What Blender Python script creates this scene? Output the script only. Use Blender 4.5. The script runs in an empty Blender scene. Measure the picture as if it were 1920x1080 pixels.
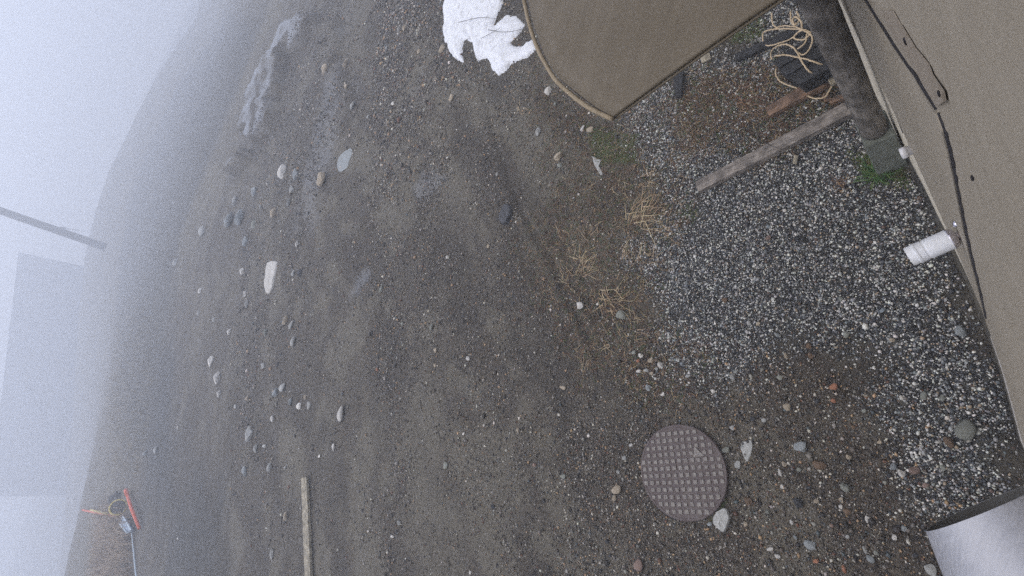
import bpy, bmesh, math, random
import numpy as np
from mathutils import Vector, Matrix

# ------------------------------------------------------------------ camera, world, sun, exposure
FPX = 935.0                       # focal length in pixels of the 1920 px wide photograph
CAMH = 3.5
_n = np.array([965.0, 340.0, FPX]); _n /= np.linalg.norm(_n)
UPC = -_n
OUTC = np.array([0, 0, 1.0]); OUTC = OUTC - (OUTC @ UPC) * UPC; OUTC /= np.linalg.norm(OUTC)
RTC = np.cross(OUTC, UPC)
M3 = np.array([RTC, OUTC, UPC])   # camera (right, down, forward) -> world (X right, Y out, Z up)

scn = bpy.context.scene
cd = bpy.data.cameras.new("yard_camera"); cam = bpy.data.objects.new("yard_camera", cd)
scn.collection.objects.link(cam)
X = M3 @ np.array([1, 0, 0]); Y = M3 @ np.array([0, -1, 0]); Z = M3 @ np.array([0, 0, -1])
cam.matrix_world = Matrix(((X[0], Y[0], Z[0], 0), (X[1], Y[1], Z[1], 0), (X[2], Y[2], Z[2], CAMH), (0, 0, 0, 1)))
cd.sensor_width = 36.0; cd.lens = 36.0 * FPX / 1920.0; cd.clip_start = 0.01; cd.clip_end = 600
scn.camera = cam

w = bpy.data.worlds.new("World"); scn.world = w; w.use_nodes = True
nt = w.node_tree; nt.nodes.clear()
sky = nt.nodes.new("ShaderNodeTexSky"); sky.sky_type = 'NISHITA'; sky.sun_disc = False
sky.sun_elevation = math.radians(55); sky.sun_rotation = math.radians(-60); sky.dust_density = 6.0
bg1 = nt.nodes.new("ShaderNodeBackground"); bg1.inputs[1].default_value = 0.05
nt.links.new(sky.outputs[0], bg1.inputs[0])
bg2 = nt.nodes.new("ShaderNodeBackground"); bg2.inputs[0].default_value = (0.90, 0.905, 0.98, 1); bg2.inputs[1].default_value = 0.92
add = nt.nodes.new("ShaderNodeAddShader"); out = nt.nodes.new("ShaderNodeOutputWorld")
nt.links.new(bg1.outputs[0], add.inputs[0]); nt.links.new(bg2.outputs[0], add.inputs[1]); nt.links.new(add.outputs[0], out.inputs[0])

sl = bpy.data.lights.new("sun", 'SUN'); sl.energy = 0.9; sl.angle = math.radians(25); sl.color = (1.0, 0.96, 0.9)
so = bpy.data.objects.new("sun", sl); scn.collection.objects.link(so)
sd = Vector((-0.42, 0.45, 0.79)); so.rotation_euler = sd.to_track_quat('Z', 'Y').to_euler()

scn.view_settings.view_transform = 'Standard'; scn.view_settings.look = 'None'
scn.view_settings.exposure = 0.46; scn.view_settings.gamma = 1.0; scn.view_settings.use_curve_mapping = False
scn.cycles.volume_bounces = 4
scn.cycles.max_bounces = 8
scn.cycles.use_denoising = False

HAZE_DENSITY = 0.0155
HAZE_COLOR = (0.86, 0.91, 1.0)

# ------------------------------------------------------------------ pixel / world helpers
def G(px, py, z=0.0):
    v = M3 @ np.array([px - 960.0, py - 540.0, FPX])
    t = (CAMH - z) / -v[2]
    return np.array([v[0] * t, v[1] * t, z])
def DIR(px, py):
    v = M3 @ np.array([px - 960.0, py - 540.0, FPX]); return v / math.hypot(v[0], v[1])
def D(px, py, r):
    v = DIR(px, py) * r; return np.array([v[0], v[1], CAMH + v[2]])
WN = np.array([-0.533, 0.846]); WN /= np.linalg.norm(WN)      # out of the wall
WD = np.array([WN[1], -WN[0]])                                # along the wall
def SO(s, o, z=0.0):
    p = WD * s + WN * o; return np.array([p[0], p[1], z])
_bs = [(1565, 32), (1635, 165), (1700, 290), (1735, 357), (1768, 425), (1812, 515), (1850, 600), (1888, 710), (1920, 830)]
_bq = [G(*p)[:2] for p in _bs]; _bq = sorted([(q @ WD, q @ WN) for q in _bq])
BS = np.array([-8, -2] + [a for a, b in _bq] + [4.5, 14]); BO = np.array([_bq[0][1], _bq[0][1]] + [b for a, b in _bq] + [-0.02, -0.02])
def wall_o(s): return np.interp(s, BS, BO)
def WALL(px, py, off=0.0):
    """where the line of sight meets the wall face: (s, z)"""
    v = M3 @ np.array([px - 960.0, py - 540.0, FPX]); v = v / np.linalg.norm(v); a, b = v[:2] @ WD, v[:2] @ WN
    lo = None; ts = np.geomspace(0.01, 40, 6000); f = b * ts - (wall_o(a * ts) + off)
    k = np.where(f <= 0)[0]
    if len(k) == 0: return None
    i = k[0]; t = ts[i] if i == 0 else ts[i-1] + (ts[i]-ts[i-1]) * f[i-1] / (f[i-1]-f[i])
    return (a * t, CAMH + v[2] * t)

# ------------------------------------------------------------------ numpy value noise
def _hash(ix, iy, iz, seed):
    h = (ix.astype(np.int64) * 374761393 + iy.astype(np.int64) * 668265263 + iz.astype(np.int64) * 2147483647 + seed * 144269504) & 0xFFFFFFFF
    h = ((h ^ (h >> 13)) * 1274126177) & 0xFFFFFFFF
    h = ((h ^ (h >> 16)) * 2246822519) & 0xFFFFFFFF
    return ((h ^ (h >> 15)) & 0xFFFFFF) / float(0xFFFFFF)
def vnoise(x, y, sc, seed=0):
    x = np.asarray(x) * sc; y = np.asarray(y) * sc
    ix = np.floor(x); iy = np.floor(y); fx = x - ix; fy = y - iy
    fx = fx * fx * (3 - 2 * fx); fy = fy * fy * (3 - 2 * fy); z = np.zeros_like(ix)
    a = _hash(ix, iy, z, seed); b = _hash(ix+1, iy, z, seed); c = _hash(ix, iy+1, z, seed); d = _hash(ix+1, iy+1, z, seed)
    return (a + (b-a)*fx) * (1-fy) + (c + (d-c)*fx) * fy
def fbm(x, y, sc, seed=0, n=4):
    s = 0; a = 1; t = 0
    for k in range(n):
        s = s + a * vnoise(x + 17.3*k, y - 9.1*k, sc * 2**k, seed + k); t += a; a *= 0.5
    return s / t
def sstep(a, b, x):
    t = np.clip((x - a) / (b - a), 0, 1); return t * t * (3 - 2 * t)
def poly_sd(P, x, y):
    """signed distance to polygon, negative inside"""
    P = np.asarray(P, float); x = np.asarray(x, float); y = np.asarray(y, float)
    d = np.full(x.shape, 1e9); ins = np.zeros(x.shape, bool)
    for i in range(len(P)):
        a = P[i]; b = P[(i+1) % len(P)]; e = b - a
        t = np.clip(((x-a[0])*e[0] + (y-a[1])*e[1]) / (e @ e + 1e-12), 0, 1)
        d = np.minimum(d, np.hypot(x - a[0] - t*e[0], y - a[1] - t*e[1]))
        c = ((a[1] > y) != (b[1] > y)) & (x < (b[0]-a[0]) * (y-a[1]) / ((b[1]-a[1]) or 1e-12) + a[0])
        ins ^= c
    return np.where(ins, -d, d)
def line_d(P, x, y):
    P = np.asarray(P, float); d = np.full(np.shape(x), 1e9)
    for i in range(len(P)-1):
        a = P[i]; e = P[i+1] - a
        t = np.clip(((x-a[0])*e[0] + (y-a[1])*e[1]) / (e @ e + 1e-12), 0, 1)
        d = np.minimum(d, np.hypot(x - a[0] - t*e[0], y - a[1] - t*e[1]))
    return d
def PG(pts): return np.array([G(*p)[:2] for p in pts])

# ------------------------------------------------------------------ object helpers
C = scn.collection
rnd = random.Random(7); rng = np.random.default_rng(11)
def mesh_obj(name, verts, faces, mat=None, parent=None, smooth=False, col=None):
    me = bpy.data.meshes.new(name); me.from_pydata([tuple(map(float, v)) for v in verts], [], [tuple(f) for f in faces]); me.update()
    if mat: me.materials.append(mat)
    if smooth: me.polygons.foreach_set("use_smooth", [True] * len(me.polygons))
    o = bpy.data.objects.new(name, me); C.objects.link(o)
    if parent: o.parent = parent
    return o
def bm_obj(name, bm, mat=None, parent=None, smooth=False):
    bmesh.ops.recalc_face_normals(bm, faces=bm.faces)
    me = bpy.data.meshes.new(name); bm.to_mesh(me); bm.free()
    if mat: me.materials.append(mat)
    if smooth: me.polygons.foreach_set("use_smooth", [True] * len(me.polygons))
    o = bpy.data.objects.new(name, me); C.objects.link(o)
    if parent: o.parent = parent
    return o
def tag(o, label=None, cat=None, group=None, kind=None):
    if label: o["label"] = label
    if cat: o["category"] = cat
    if group: o["group"] = group
    if kind: o["kind"] = kind
    return o
def empty(name, loc=(0, 0, 0)):
    o = bpy.data.objects.new(name, None); C.objects.link(o); o.location = tuple(map(float, loc)); o.empty_display_size = 0.05
    return o
def keep(o, parent):
    """parent without moving: the child's vertices are in world space"""
    o.parent = parent; o.matrix_parent_inverse = Matrix.Translation(-Vector(parent.location)); return o
def fast_mesh(name, V, F, mat, col=None, smooth=False):
    me = bpy.data.meshes.new(name); nv, nf = len(V), len(F); k = F.shape[1]
    me.vertices.add(nv); me.vertices.foreach_set("co", V.astype(np.float32).ravel())
    me.loops.add(nf * k); me.loops.foreach_set("vertex_index", F.astype(np.int32).ravel())
    me.polygons.add(nf); me.polygons.foreach_set("loop_start", np.arange(0, nf*k, k, dtype=np.int32))
    me.polygons.foreach_set("loop_total", np.full(nf, k, dtype=np.int32))
    if smooth: me.polygons.foreach_set("use_smooth", np.ones(nf, bool))
    me.update(calc_edges=True)
    if col is not None:
        a = me.attributes.new("col", 'FLOAT_COLOR', 'POINT')
        a.data.foreach_set("color", np.concatenate([col, np.ones((nv, 1))], 1).astype(np.float32).ravel())
    me.materials.append(mat)
    o = bpy.data.objects.new(name, me); C.objects.link(o); return o
def tube_geo(P, R, sides=8, cap=True):
    P = [Vector(p) for p in P]; n = len(P)
    if not hasattr(R, '__len__'): R = [R] * n
    V = []; F = []
    t = (P[1] - P[0]).normalized(); u = t.orthogonal().normalized()
    for i in range(n):
        t = (P[min(i+1, n-1)] - P[max(i-1, 0)]).normalized()
        u = (u - t * u.dot(t)).normalized(); v = t.cross(u)
        for k in range(sides):
            a = 2*math.pi*k/sides; V.append(P[i] + (u*math.cos(a) + v*math.sin(a)) * R[i])
    for i in range(n-1):
        for k in range(sides):
            k2 = (k+1) % sides; F.append((i*sides+k, i*sides+k2, (i+1)*sides+k2, (i+1)*sides+k))
    if cap: F.append(tuple(range(sides-1, -1, -1))); F.append(tuple((n-1)*sides+k for k in range(sides)))
    return V, F
def merge_geo(L):
    V = []; F = []
    for v, f in L:
        b = len(V); V += list(v); F += [tuple(i+b for i in q) for q in f]
    return V, F
def smooth_path(P, n=6):
    P = [np.array(p, float) for p in P]; Q = [2*P[0]-P[1]] + P + [2*P[-1]-P[-2]]; R = []
    for i in range(1, len(Q)-2):
        for k in range(n):
            t = k / n
            R.append(0.5*((2*Q[i]) + (-Q[i-1]+Q[i+1])*t + (2*Q[i-1]-5*Q[i]+4*Q[i+1]-Q[i+2])*t*t + (-Q[i-1]+3*Q[i]-3*Q[i+1]+Q[i+2])*t**3))
    R.append(Q[-2]); return R
def prism(top, thick, rough=0.0):
    """box from four top corners (world), pushed straight down"""
    V = [np.array(p, float) + rng.normal(size=3)*rough for p in top] + [np.array(p, float) - np.array([0, 0, thick]) for p in top]
    return V, [(0, 1, 2, 3), (7, 6, 5, 4), (0, 4, 5, 1), (1, 5, 6, 2), (2, 6, 7, 3), (3, 7, 4, 0)]
def bevel(o, wdt=0.003, seg=2):
    m = o.modifiers.new("bevel", 'BEVEL'); m.width = wdt; m.segments = seg; m.limit_method = 'ANGLE'; return o

# ------------------------------------------------------------------ materials
class NT:
    def __init__(s, name):
        s.m = bpy.data.materials.new(name); s.m.use_nodes = True; s.t = s.m.node_tree; s.t.nodes.clear()
        s.out = s.n("ShaderNodeOutputMaterial"); s.b = s.n("ShaderNodeBsdfPrincipled"); s.l(s.b.outputs[0], s.out.inputs[0])
    def n(s, t): return s.t.nodes.new(t)
    def l(s, a, b): s.t.links.new(a, b)
    def val(s, sock, v):
        if isinstance(v, (int, float)): sock.default_value = v
        elif isinstance(v, tuple): sock.default_value = v if len(v) == 4 or len(sock.default_value) == 3 else (*v, 1)
        else: s.l(v, sock)
    def coord(s, scale=(1, 1, 1), rot=(0, 0, 0)):
        c = s.n("ShaderNodeTexCoord"); m = s.n("ShaderNodeMapping"); m.inputs['Scale'].default_value = scale; m.inputs['Rotation'].default_value = rot
        s.l(c.outputs['Object'], m.inputs[0]); return m.outputs[0]
    def noise(s, co, scale, detail=4, rough=0.55, out='Fac', dist=0.0):
        n = s.n("ShaderNodeTexNoise"); s.l(co, n.inputs['Vector']); n.inputs['Scale'].default_value = scale
        n.inputs['Detail'].default_value = detail; n.inputs['Roughness'].default_value = rough; n.inputs['Distortion'].default_value = dist; return n.outputs[out]
    def voro(s, co, scale, out='Color', feature='F1', rand=1.0):
        n = s.n("ShaderNodeTexVoronoi"); n.feature = feature; s.l(co, n.inputs['Vector']); n.inputs['Scale'].default_value = scale
        n.inputs['Randomness'].default_value = rand; return n.outputs[out]
    def ramp(s, f, stops, interp='LINEAR'):
        r = s.n("ShaderNodeValToRGB"); s.l(f, r.inputs[0]); e = r.color_ramp.elements; r.color_ramp.interpolation = interp
        while len(e) < len(stops): e.new(0.5)
        for k, (p, c) in enumerate(stops):
            e[k].position = p; e[k].color = (c, c, c, 1) if isinstance(c, (int, float)) else (*c, 1)
        return r.outputs[0]
    def mix(s, f, a, b, mode='MIX'):
        n = s.n("ShaderNodeMix"); n.data_type = 'RGBA'; n.blend_type = mode
        s.val(n.inputs[0], f); s.val(n.inputs[6], a); s.val(n.inputs[7], b); return n.outputs[2]
    def math(s, op, a, b=0.0, clamp=False):
        n = s.n("ShaderNodeMath"); n.operation = op; n.use_clamp = clamp; s.val(n.inputs[0], a); s.val(n.inputs[1], b); return n.outputs[0]
    def attr(s, name, out='Fac'):
        n = s.n("ShaderNodeAttribute"); n.attribute_name = name; return n.outputs[out]
    def sep(s, c):
        n = s.n("ShaderNodeSeparateColor"); s.l(c, n.inputs[0]); return n.outputs
    def bump(s, h, strength=0.5, dist=0.01, prev=None):
        n = s.n("ShaderNodeBump"); n.inputs['Strength'].default_value = strength; n.inputs['Distance'].default_value = dist
        s.l(h, n.inputs['Height']); 
        if prev: s.l(prev, n.inputs['Normal'])
        return n.outputs[0]
    def done(s, col=None, rough=None, normal=None, metal=None, spec=None):
        if col is not None: s.val(s.b.inputs['Base Color'], col)
        if rough is not None: s.val(s.b.inputs['Roughness'], rough)
        if normal is not None: s.l(normal, s.b.inputs['Normal'])
        if metal is not None: s.val(s.b.inputs['Metallic'], metal)
        if spec is not None: s.val(s.b.inputs['Specular IOR Level'], spec)
        return s.m

def mat_ground():
    m = NT("yard_dirt"); co = m.coord()
    big = m.noise(co, 0.55, 5, 0.6); mid = m.noise(co, 4.5, 6, 0.65); fine = m.noise(co, 60, 5, 0.7); fib = m.noise(co, 260, 3, 0.7)
    a = m.mix(m.ramp(big, [(0.35, 0.0), (0.65, 1.0)]), (0.105, 0.082, 0.061, 1), (0.178, 0.156, 0.129, 1))
    a = m.mix(m.ramp(mid, [(0.36, 0.0), (0.64, 1.0)]), m.mix(0.8, a, (0.062, 0.046, 0.036, 1)), a)
    warm = m.noise(co, 2.1, 5, 0.6)
    a = m.mix(m.ramp(warm, [(0.52, 0.0), (0.72, 0.6)]), a, (0.118, 0.084, 0.06, 1))
    a = m.mix(m.attr("brown"), a, m.mix(0.55, a, (0.095, 0.062, 0.042, 1)))
    a = m.mix(m.ramp(fine, [(0.28, 0.55), (0.6, 0.0)]), a, (0.035, 0.029, 0.025, 1))
    # grit too small to build: single grains of mixed rock
    g1 = m.voro(co, 82); d1 = m.voro(co, 82, 'Distance'); s1 = m.sep(g1)
    grit = m.ramp(s1[0], [(0.0, (0.03, 0.03, 0.034)), (0.3, (0.085, 0.066, 0.052)), (0.55, (0.15, 0.13, 0.11)), (0.8, (0.27, 0.24, 0.2)), (0.94, (0.52, 0.46, 0.38))])
    dens = m.math('MULTIPLY', m.ramp(m.noise(co, 3.2, 4, 0.6), [(0.42, 0.12), (0.58, 0.9)]), m.ramp(s1[1], [(0.3, 0.0), (0.4, 1.0)]))
    dens = m.math('MULTIPLY', dens, m.math('SUBTRACT', 1.0, m.attr("smooth"), True))
    a = m.mix(m.math('MULTIPLY', dens, m.ramp(d1, [(0.35, 1.0), (0.5, 0.0)])), a, grit)
    g2 = m.voro(co, 170); s2 = m.sep(g2)
    a = m.mix(m.math('MULTIPLY', m.ramp(s2[0], [(0.55, 0.0), (0.6, 0.55)]), m.math('SUBTRACT', 1.0, m.attr("smooth"), True)), a, m.ramp(s2[1], [(0.0, (0.03, 0.03, 0.03)), (0.6, (0.14, 0.12, 0.11)), (1.0, (0.36, 0.33, 0.3))]))
    a = m.mix(m.math('MULTIPLY', m.attr("pale"), 0.6), a, m.mix(m.ramp(fine, [(0.35, 0.0), (0.65, 1.0)]), (0.135, 0.118, 0.097, 1), (0.215, 0.195, 0.165, 1)))
    a = m.mix(m.math('MULTIPLY', m.attr("damp_and_far_dark"), 0.5), a, (0.05, 0.039, 0.031, 1))
    # crushed-stone bed
    bed = m.mix(m.ramp(s1[2], [(0.4, 0.0), (0.6, 1.0)]), (0.014, 0.014, 0.017, 1), (0.10, 0.098, 0.095, 1))
    a = m.mix(m.attr("gravel"), a, bed)
    # moss, dead grass litter, far road and bank
    mo = m.ramp(m.noise(co, 45, 5, 0.7), [(0.3, (0.028, 0.03, 0.012)), (0.7, (0.075, 0.085, 0.028))])
    a = m.mix(m.math('MULTIPLY', m.attr("moss"), m.ramp(m.noise(co, 14, 5, 0.7), [(0.46, 0.0), (0.6, 0.6)])), a, mo)
    a = m.mix(m.attr("road"), a, (0.035, 0.037, 0.042, 1))
    dg = m.ramp(m.noise(m.coord((1, 6, 1)), 2.5, 5, 0.7), [(0.3, (0.065, 0.058, 0.045)), (0.7, (0.19, 0.16, 0.115))])
    a = m.mix(m.attr("dry"), a, dg)
    keepa = m.math('SUBTRACT', 1.0, m.math('MULTIPLY', m.attr("pale"), 0.75), True)
    clod = m.noise(co, 24, 5, 0.7)
    a = m.mix(m.math('MULTIPLY', keepa, m.ramp(clod, [(0.38, 1.0), (0.52, 0.0)])), a, m.mix(0.72, a, (0.02, 0.015, 0.012, 1)))
    cl2 = m.noise(co, 52, 4, 0.75); a = m.mix(m.math('MULTIPLY', keepa, m.ramp(cl2, [(0.38, 0.85), (0.5, 0.0)])), a, m.mix(0.65, a, (0.018, 0.013, 0.011, 1)))
    a = m.mix(m.ramp(clod, [(0.58, 0.0), (0.72, 0.35)]), a, (0.23, 0.205, 0.17, 1))
    a = m.mix(1.0, a, (1.02, 1.02, 0.92, 1), 'MULTIPLY')
    wet = m.attr("wet")
    a = m.mix(wet, a, m.mix(0.6, a, (0.05, 0.05, 0.052, 1)))
    h = m.math('ADD', m.math('MULTIPLY', fine, 0.8), m.math('MULTIPLY', m.ramp(d1, [(0.0, 1.0), (0.55, 0.0)]), m.math('MULTIPLY', dens, 0.8)))
    h = m.math('ADD', h, m.math('MULTIPLY', fib, 0.25)); h = m.math('ADD', h, m.math('ADD', m.math('MULTIPLY', mid, 1.4), m.math('MULTIPLY', clod, 1.6)))
    h = m.math('MULTIPLY', h, m.math('SUBTRACT', 1.0, wet, True))
    nb = m.bump(h, 1.0, 0.026)
    ro = m.mix(wet, m.ramp(mid, [(0.35, 0.62), (0.65, 0.85)]), (0.06, 0.06, 0.06, 1))
    return m.done(a, ro, nb, spec=0.45)
def mat_vcol(name, rough=0.6, bumps=80, amp=0.3, spec=0.4):
    m = NT(name); co = m.coord(); c = m.attr("col", 'Color')
    n = m.noise(co, bumps, 4, 0.7); c2 = m.mix(m.ramp(n, [(0.3, 0.55), (0.7, 0.0)]), c, m.mix(0.5, c, (0.02, 0.02, 0.02, 1)))
    return m.done(c2, rough, m.bump(n, amp, 0.003), spec=spec)
def mat_rock(name, c1, c2, rough=0.7):
    m = NT(name); oi = m.n("ShaderNodeObjectInfo"); co = m.coord()
    add = m.n("ShaderNodeVectorMath"); add.operation = 'ADD'; m.l(co, add.inputs[0]); m.l(oi.outputs['Random'], add.inputs[1]); co = add.outputs[0]
    n = m.noise(co, 38, 6, 0.65, dist=0.6); n2 = m.noise(co, 210, 4, 0.7)
    c = m.mix(m.ramp(n, [(0.32, 0.0), (0.68, 1.0)]), (*c2, 1), (*c1, 1))
    c = m.mix(m.ramp(n2, [(0.3, 0.6), (0.5, 0.0)]), c, tuple(x*0.35 for x in c2) + (1,))
    hs = m.n("ShaderNodeHueSaturation"); m.l(c, hs.inputs['Color']); m.l(m.ramp(oi.outputs['Random'], [(0, 0.75), (1, 1.15)]), hs.inputs['Value'])
    return m.done(hs.outputs[0], rough, m.bump(m.math('ADD', n, m.math('MULTIPLY', n2, 0.3)), 0.8, 0.006))
def mat_wood(name, c1, c2, c3, axis=0, rough=0.75, gs=9):
    m = NT(name); sc = [gs*8]*3; sc[axis] = gs*0.6
    co = m.coord(tuple(sc)); n = m.noise(co, 1.0, 6, 0.65, dist=0.8); st = m.noise(m.coord(), 12, 5, 0.65)
    c = m.ramp(n, [(0.3, c2), (0.5, c1), (0.7, c3)])
    c = m.mix(m.ramp(st, [(0.4, 0.75), (0.62, 0.0)]), c, tuple(x*0.4 for x in c2) + (1,))
    return m.done(c, rough, m.bump(n, 0.6, 0.004))
def mat_paint(name, c, rough=0.5, dirt=(0.2, 0.17, 0.12), amt=0.35, sc=6, metal=0.0, bumpy=0.12, spec=0.4):
    m = NT(name); co = m.coord(); n = m.noise(co, sc, 6, 0.6); f = m.noise(co, sc*30, 3, 0.6)
    a = m.mix(m.ramp(n, [(0.42, 0.0), (0.75, amt)]), (*c, 1), (*dirt, 1))
    a = m.mix(m.ramp(f, [(0.3, 0.18), (0.6, 0.0)]), a, tuple(x*0.6 for x in c) + (1,))
    return m.done(a, m.ramp(n, [(0.3, rough), (0.7, min(1, rough+0.2))]), m.bump(f, bumpy, 0.002), metal=metal, spec=spec)

M_ground = mat_ground()
M_peb = mat_vcol("crushed_stone", 0.55)
M_blade = mat_vcol("dead_plant", 0.8, 120, 0.1, 0.2)
M_siding = mat_paint("tan_painted_steel", (0.35, 0.30, 0.225), 0.42, (0.17, 0.14, 0.1), 0.35, 3.5, bumpy=0.05)
def mat_siding(name, c, dirt, amt):
    m = NT(name); st = m.noise(m.coord((1.2, 26, 26), (0, 0, -math.radians(32.2))), 1.0, 5, 0.65); n = m.noise(m.coord(), 5, 6, 0.65); f = m.noise(m.coord(), 150, 3, 0.7)
    a = m.mix(m.ramp(st, [(0.35, 0.0), (0.72, amt)]), (*c, 1), (*dirt, 1)); a = m.mix(m.ramp(n, [(0.45, 0.0), (0.75, amt)]), a, tuple(x*0.72 for x in c) + (1,))
    a = m.mix(m.ramp(m.noise(m.coord(), 60, 6, 0.8), [(0.68, 0.0), (0.72, 0.7)]), a, (0.09, 0.075, 0.055, 1))
    return m.done(a, m.ramp(n, [(0.3, 0.45), (0.7, 0.65)]), m.bump(m.math('ADD', st, m.math('MULTIPLY', f, 0.3)), 0.25, 0.004), spec=0.35)
M_siding = mat_siding("tan_painted_steel", (0.345, 0.305, 0.243), (0.255, 0.22, 0.168), 0.5)
M_sidelow = mat_siding("tan_painted_steel_lighter", (0.72, 0.66, 0.54), (0.52, 0.46, 0.36), 0.5)  # siding shader again in a lighter tone, for the lower sheet
M_canopy = mat_siding("brown_painted_steel", (0.124, 0.100, 0.066), (0.085, 0.066, 0.042), 0.55)
M_canopytrim = mat_paint("canopy_trim_paint", (0.27, 0.215, 0.14), 0.6, (0.12, 0.09, 0.05), 0.6, 14, bumpy=0.1)
M_dark = mat_paint("black_gap_shade_and_fixings", (0.012, 0.010, 0.014), 0.7, (0.03, 0.028, 0.025), 0.3, 20)  # black painted in for shaded gaps, also for joints and dark screws
M_sill = mat_paint("dark_sill", (0.055, 0.052, 0.045), 0.75, (0.11, 0.1, 0.08), 0.6, 18)
M_steel = mat_paint("worn_steel", (0.42, 0.41, 0.40), 0.35, (0.2, 0.16, 0.12), 0.5, 30, metal=0.9)
M_lid = mat_paint("cast_iron_lid", (0.078, 0.057, 0.056), 0.55, (0.15, 0.13, 0.12), 0.7, 10, bumpy=0.5)
M_stud = mat_paint("worn_stud_iron", (0.225, 0.205, 0.185), 0.5, (0.09, 0.07, 0.07), 1.0, 60, bumpy=0.5)

# ------------------------------------------------------------------ terrain
_crest = [(390, -60), (370, 32), (290, 150), (240, 250), (205, 320), (178, 400), (160, 480), (148, 600), (138, 800), (118, 1080), (105, 1250)]
RC = 115.0
_ct = []
for p in _crest:
    d = DIR(*p); _ct.append((math.atan2(d[0], d[1]), CAMH + d[2] * RC))
_ct.sort(); CT = np.array(_ct)
snow_poly = PG([(836, -40), (830, 32), (832, 60), (835, 78), (848, 105), (864, 119), (870, 116), (866, 92), (872, 76), (883, 80), (888, 108), (897, 114), (918, 110), (924, 128), (936, 140), (952, 133), (960, 122), (975, 112), (992, 104), (1004, 90), (1000, 76), (988, 80), (980, 90), (962, 88), (958, 80), (972, 66), (984, 48), (966, 30), (950, 30), (936, 42), (930, 50), (934, 30), (944, 8), (950, -40)])
gravel_poly = PG([(1170, 205), (1300, 118), (1370, 75), (1450, 20), (1560, -10), (1660, 200), (1860, 560), (1960, 1000), (1800, 985), (1770, 960), (1745, 900), (1700, 820), (1672, 740), (1640, 690), (1560, 650), (1420, 655), (1330, 690), (1270, 660), (1235, 600), (1225, 540), (1195, 470), (1262, 430), (1285, 380), (1250, 340), (1210, 320), (1185, 290)])
moss_poly = PG([(1000, 130), (1120, 230), (1200, 220), (1300, 140), (1370, 110), (1300, 250), (1230, 330), (1290, 400), (1230, 470), (1240, 600), (1270, 700), (1240, 760), (1150, 740), (1090, 640), (1010, 560), (980, 480), (1030, 400), (1060, 320), (1000, 230)])
leaf_poly = PG([(1290, 150), (1480, 100), (1560, 120), (1600, 200), (1480, 260), (1400, 300), (1330, 270), (1260, 250)])
brown_poly = PG([(1240, 620), (1420, 640), (1640, 680), (1720, 850), (1770, 1000), (1800, 1200), (1100, 1200), (1120, 900), (1180, 740)])
wets = [PG([(790, 318), (820, 312), (838, 330), (826, 352), (800, 372), (778, 382), (776, 350)]),
        PG([(655, 560), (668, 520), (690, 500), (700, 515), (676, 550)])]
WETPX = [[(548, 60), (582, 36), (560, 72), (545, 100), (520, 160), (500, 190), (486, 205), (505, 160), (528, 110)], [(520, 120), (545, 100), (530, 170), (505, 215), (470, 262), (478, 225)], [(575, 40), (600, 34), (585, 62), (568, 90), (552, 112), (562, 70)], [(500, 200), (530, 195), (512, 240), (490, 270), (480, 262)], [(480, 282), (470, 300), (446, 332), (452, 312)], [(610, 150), (640, 120), (660, 180), (640, 260), (610, 330), (590, 400), (560, 420), (580, 300)], [(600, 60), (640, 40), (640, 100), (610, 140)], [(740, 150), (780, 120), (800, 160), (770, 190)]]
damp_poly = PG([(640, 40), (800, 60), (860, 200), (850, 300), (760, 420), (650, 560), (560, 560), (540, 400), (600, 200)])
ROADPX = [(500, 20), (420, 20), (345, 140), (285, 260), (240, 380), (225, 470), (215, 600), (235, 850), (330, 1080), (400, 1080), (345, 850), (320, 650), (335, 470), (360, 380), (405, 270), (460, 140)]
road_poly = PG(ROADPX)
rut = [(PG([(880, 60), (905, 180), (950, 330), (985, 410), (1035, 490), (1065, 560), (1110, 640)]), 0.035, 0.032),
       (PG([(700, 60), (740, 200), (800, 330), (880, 480), (960, 640), (1010, 780)]), 0.12, 0.004),
       (PG([(560, 60), (520, 200), (500, 360), (560, 560), (640, 760), (700, 1000)]), 0.2, 0.006),
       (PG([(430, 60), (360, 330), (330, 560), (350, 800), (430, 1060)]), 0.4, 0.02)]

def height(x, y):
    x = np.asarray(x, float); y = np.asarray(y, float); r = np.hypot(x, y); th = np.arctan2(x, y)
    zc = np.interp(th, CT[:, 0], CT[:, 1])
    k = sstep(34, RC, r); base = np.maximum(-0.055 * np.maximum(r - 9 + 1.5*np.exp(-np.abs(r-9)/3), 0) * sstep(5, 16, r), -0.055*(RC-9)); h = base * (1 - k) + zc * k
    h = h - 6.0 * sstep(RC, RC + 40, r) * (y > -5)
    h = h + (fbm(x, y, 0.25, 5, 3) - 0.5) * 0.22 * sstep(8, 20, r)
    near = 1 - sstep(25, 40, r)
    h = h + near * ((fbm(x, y, 0.9, 1, 3) - 0.5) * 0.05 + (fbm(x, y, 5, 2, 3) - 0.5) * 0.022 + (fbm(x, y, 18, 9, 2) - 0.5) * 0.011)
    for P, wd, dp in rut:
        d = line_d(P, x, y) + (fbm(x, y, 6, 44, 3) - 0.5) * wd * 2.2; h = h - dp * np.exp(-(d/wd)**2) + 0.5 * dp * np.exp(-((d-2*wd)/wd)**2)
    for P in wets:
        if len(P) == 0: continue
        d = poly_sd(P, x, y); h = np.where(r < 30, h * (1 - 0.8 * (1 - sstep(-0.02, 0.1, d))) - 0.008 * (1 - sstep(-0.05, 0.1, d)), h)
    return h
def HZ(p): return float(height(np.array([p[0]]), np.array([p[1]]))[0])
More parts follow.
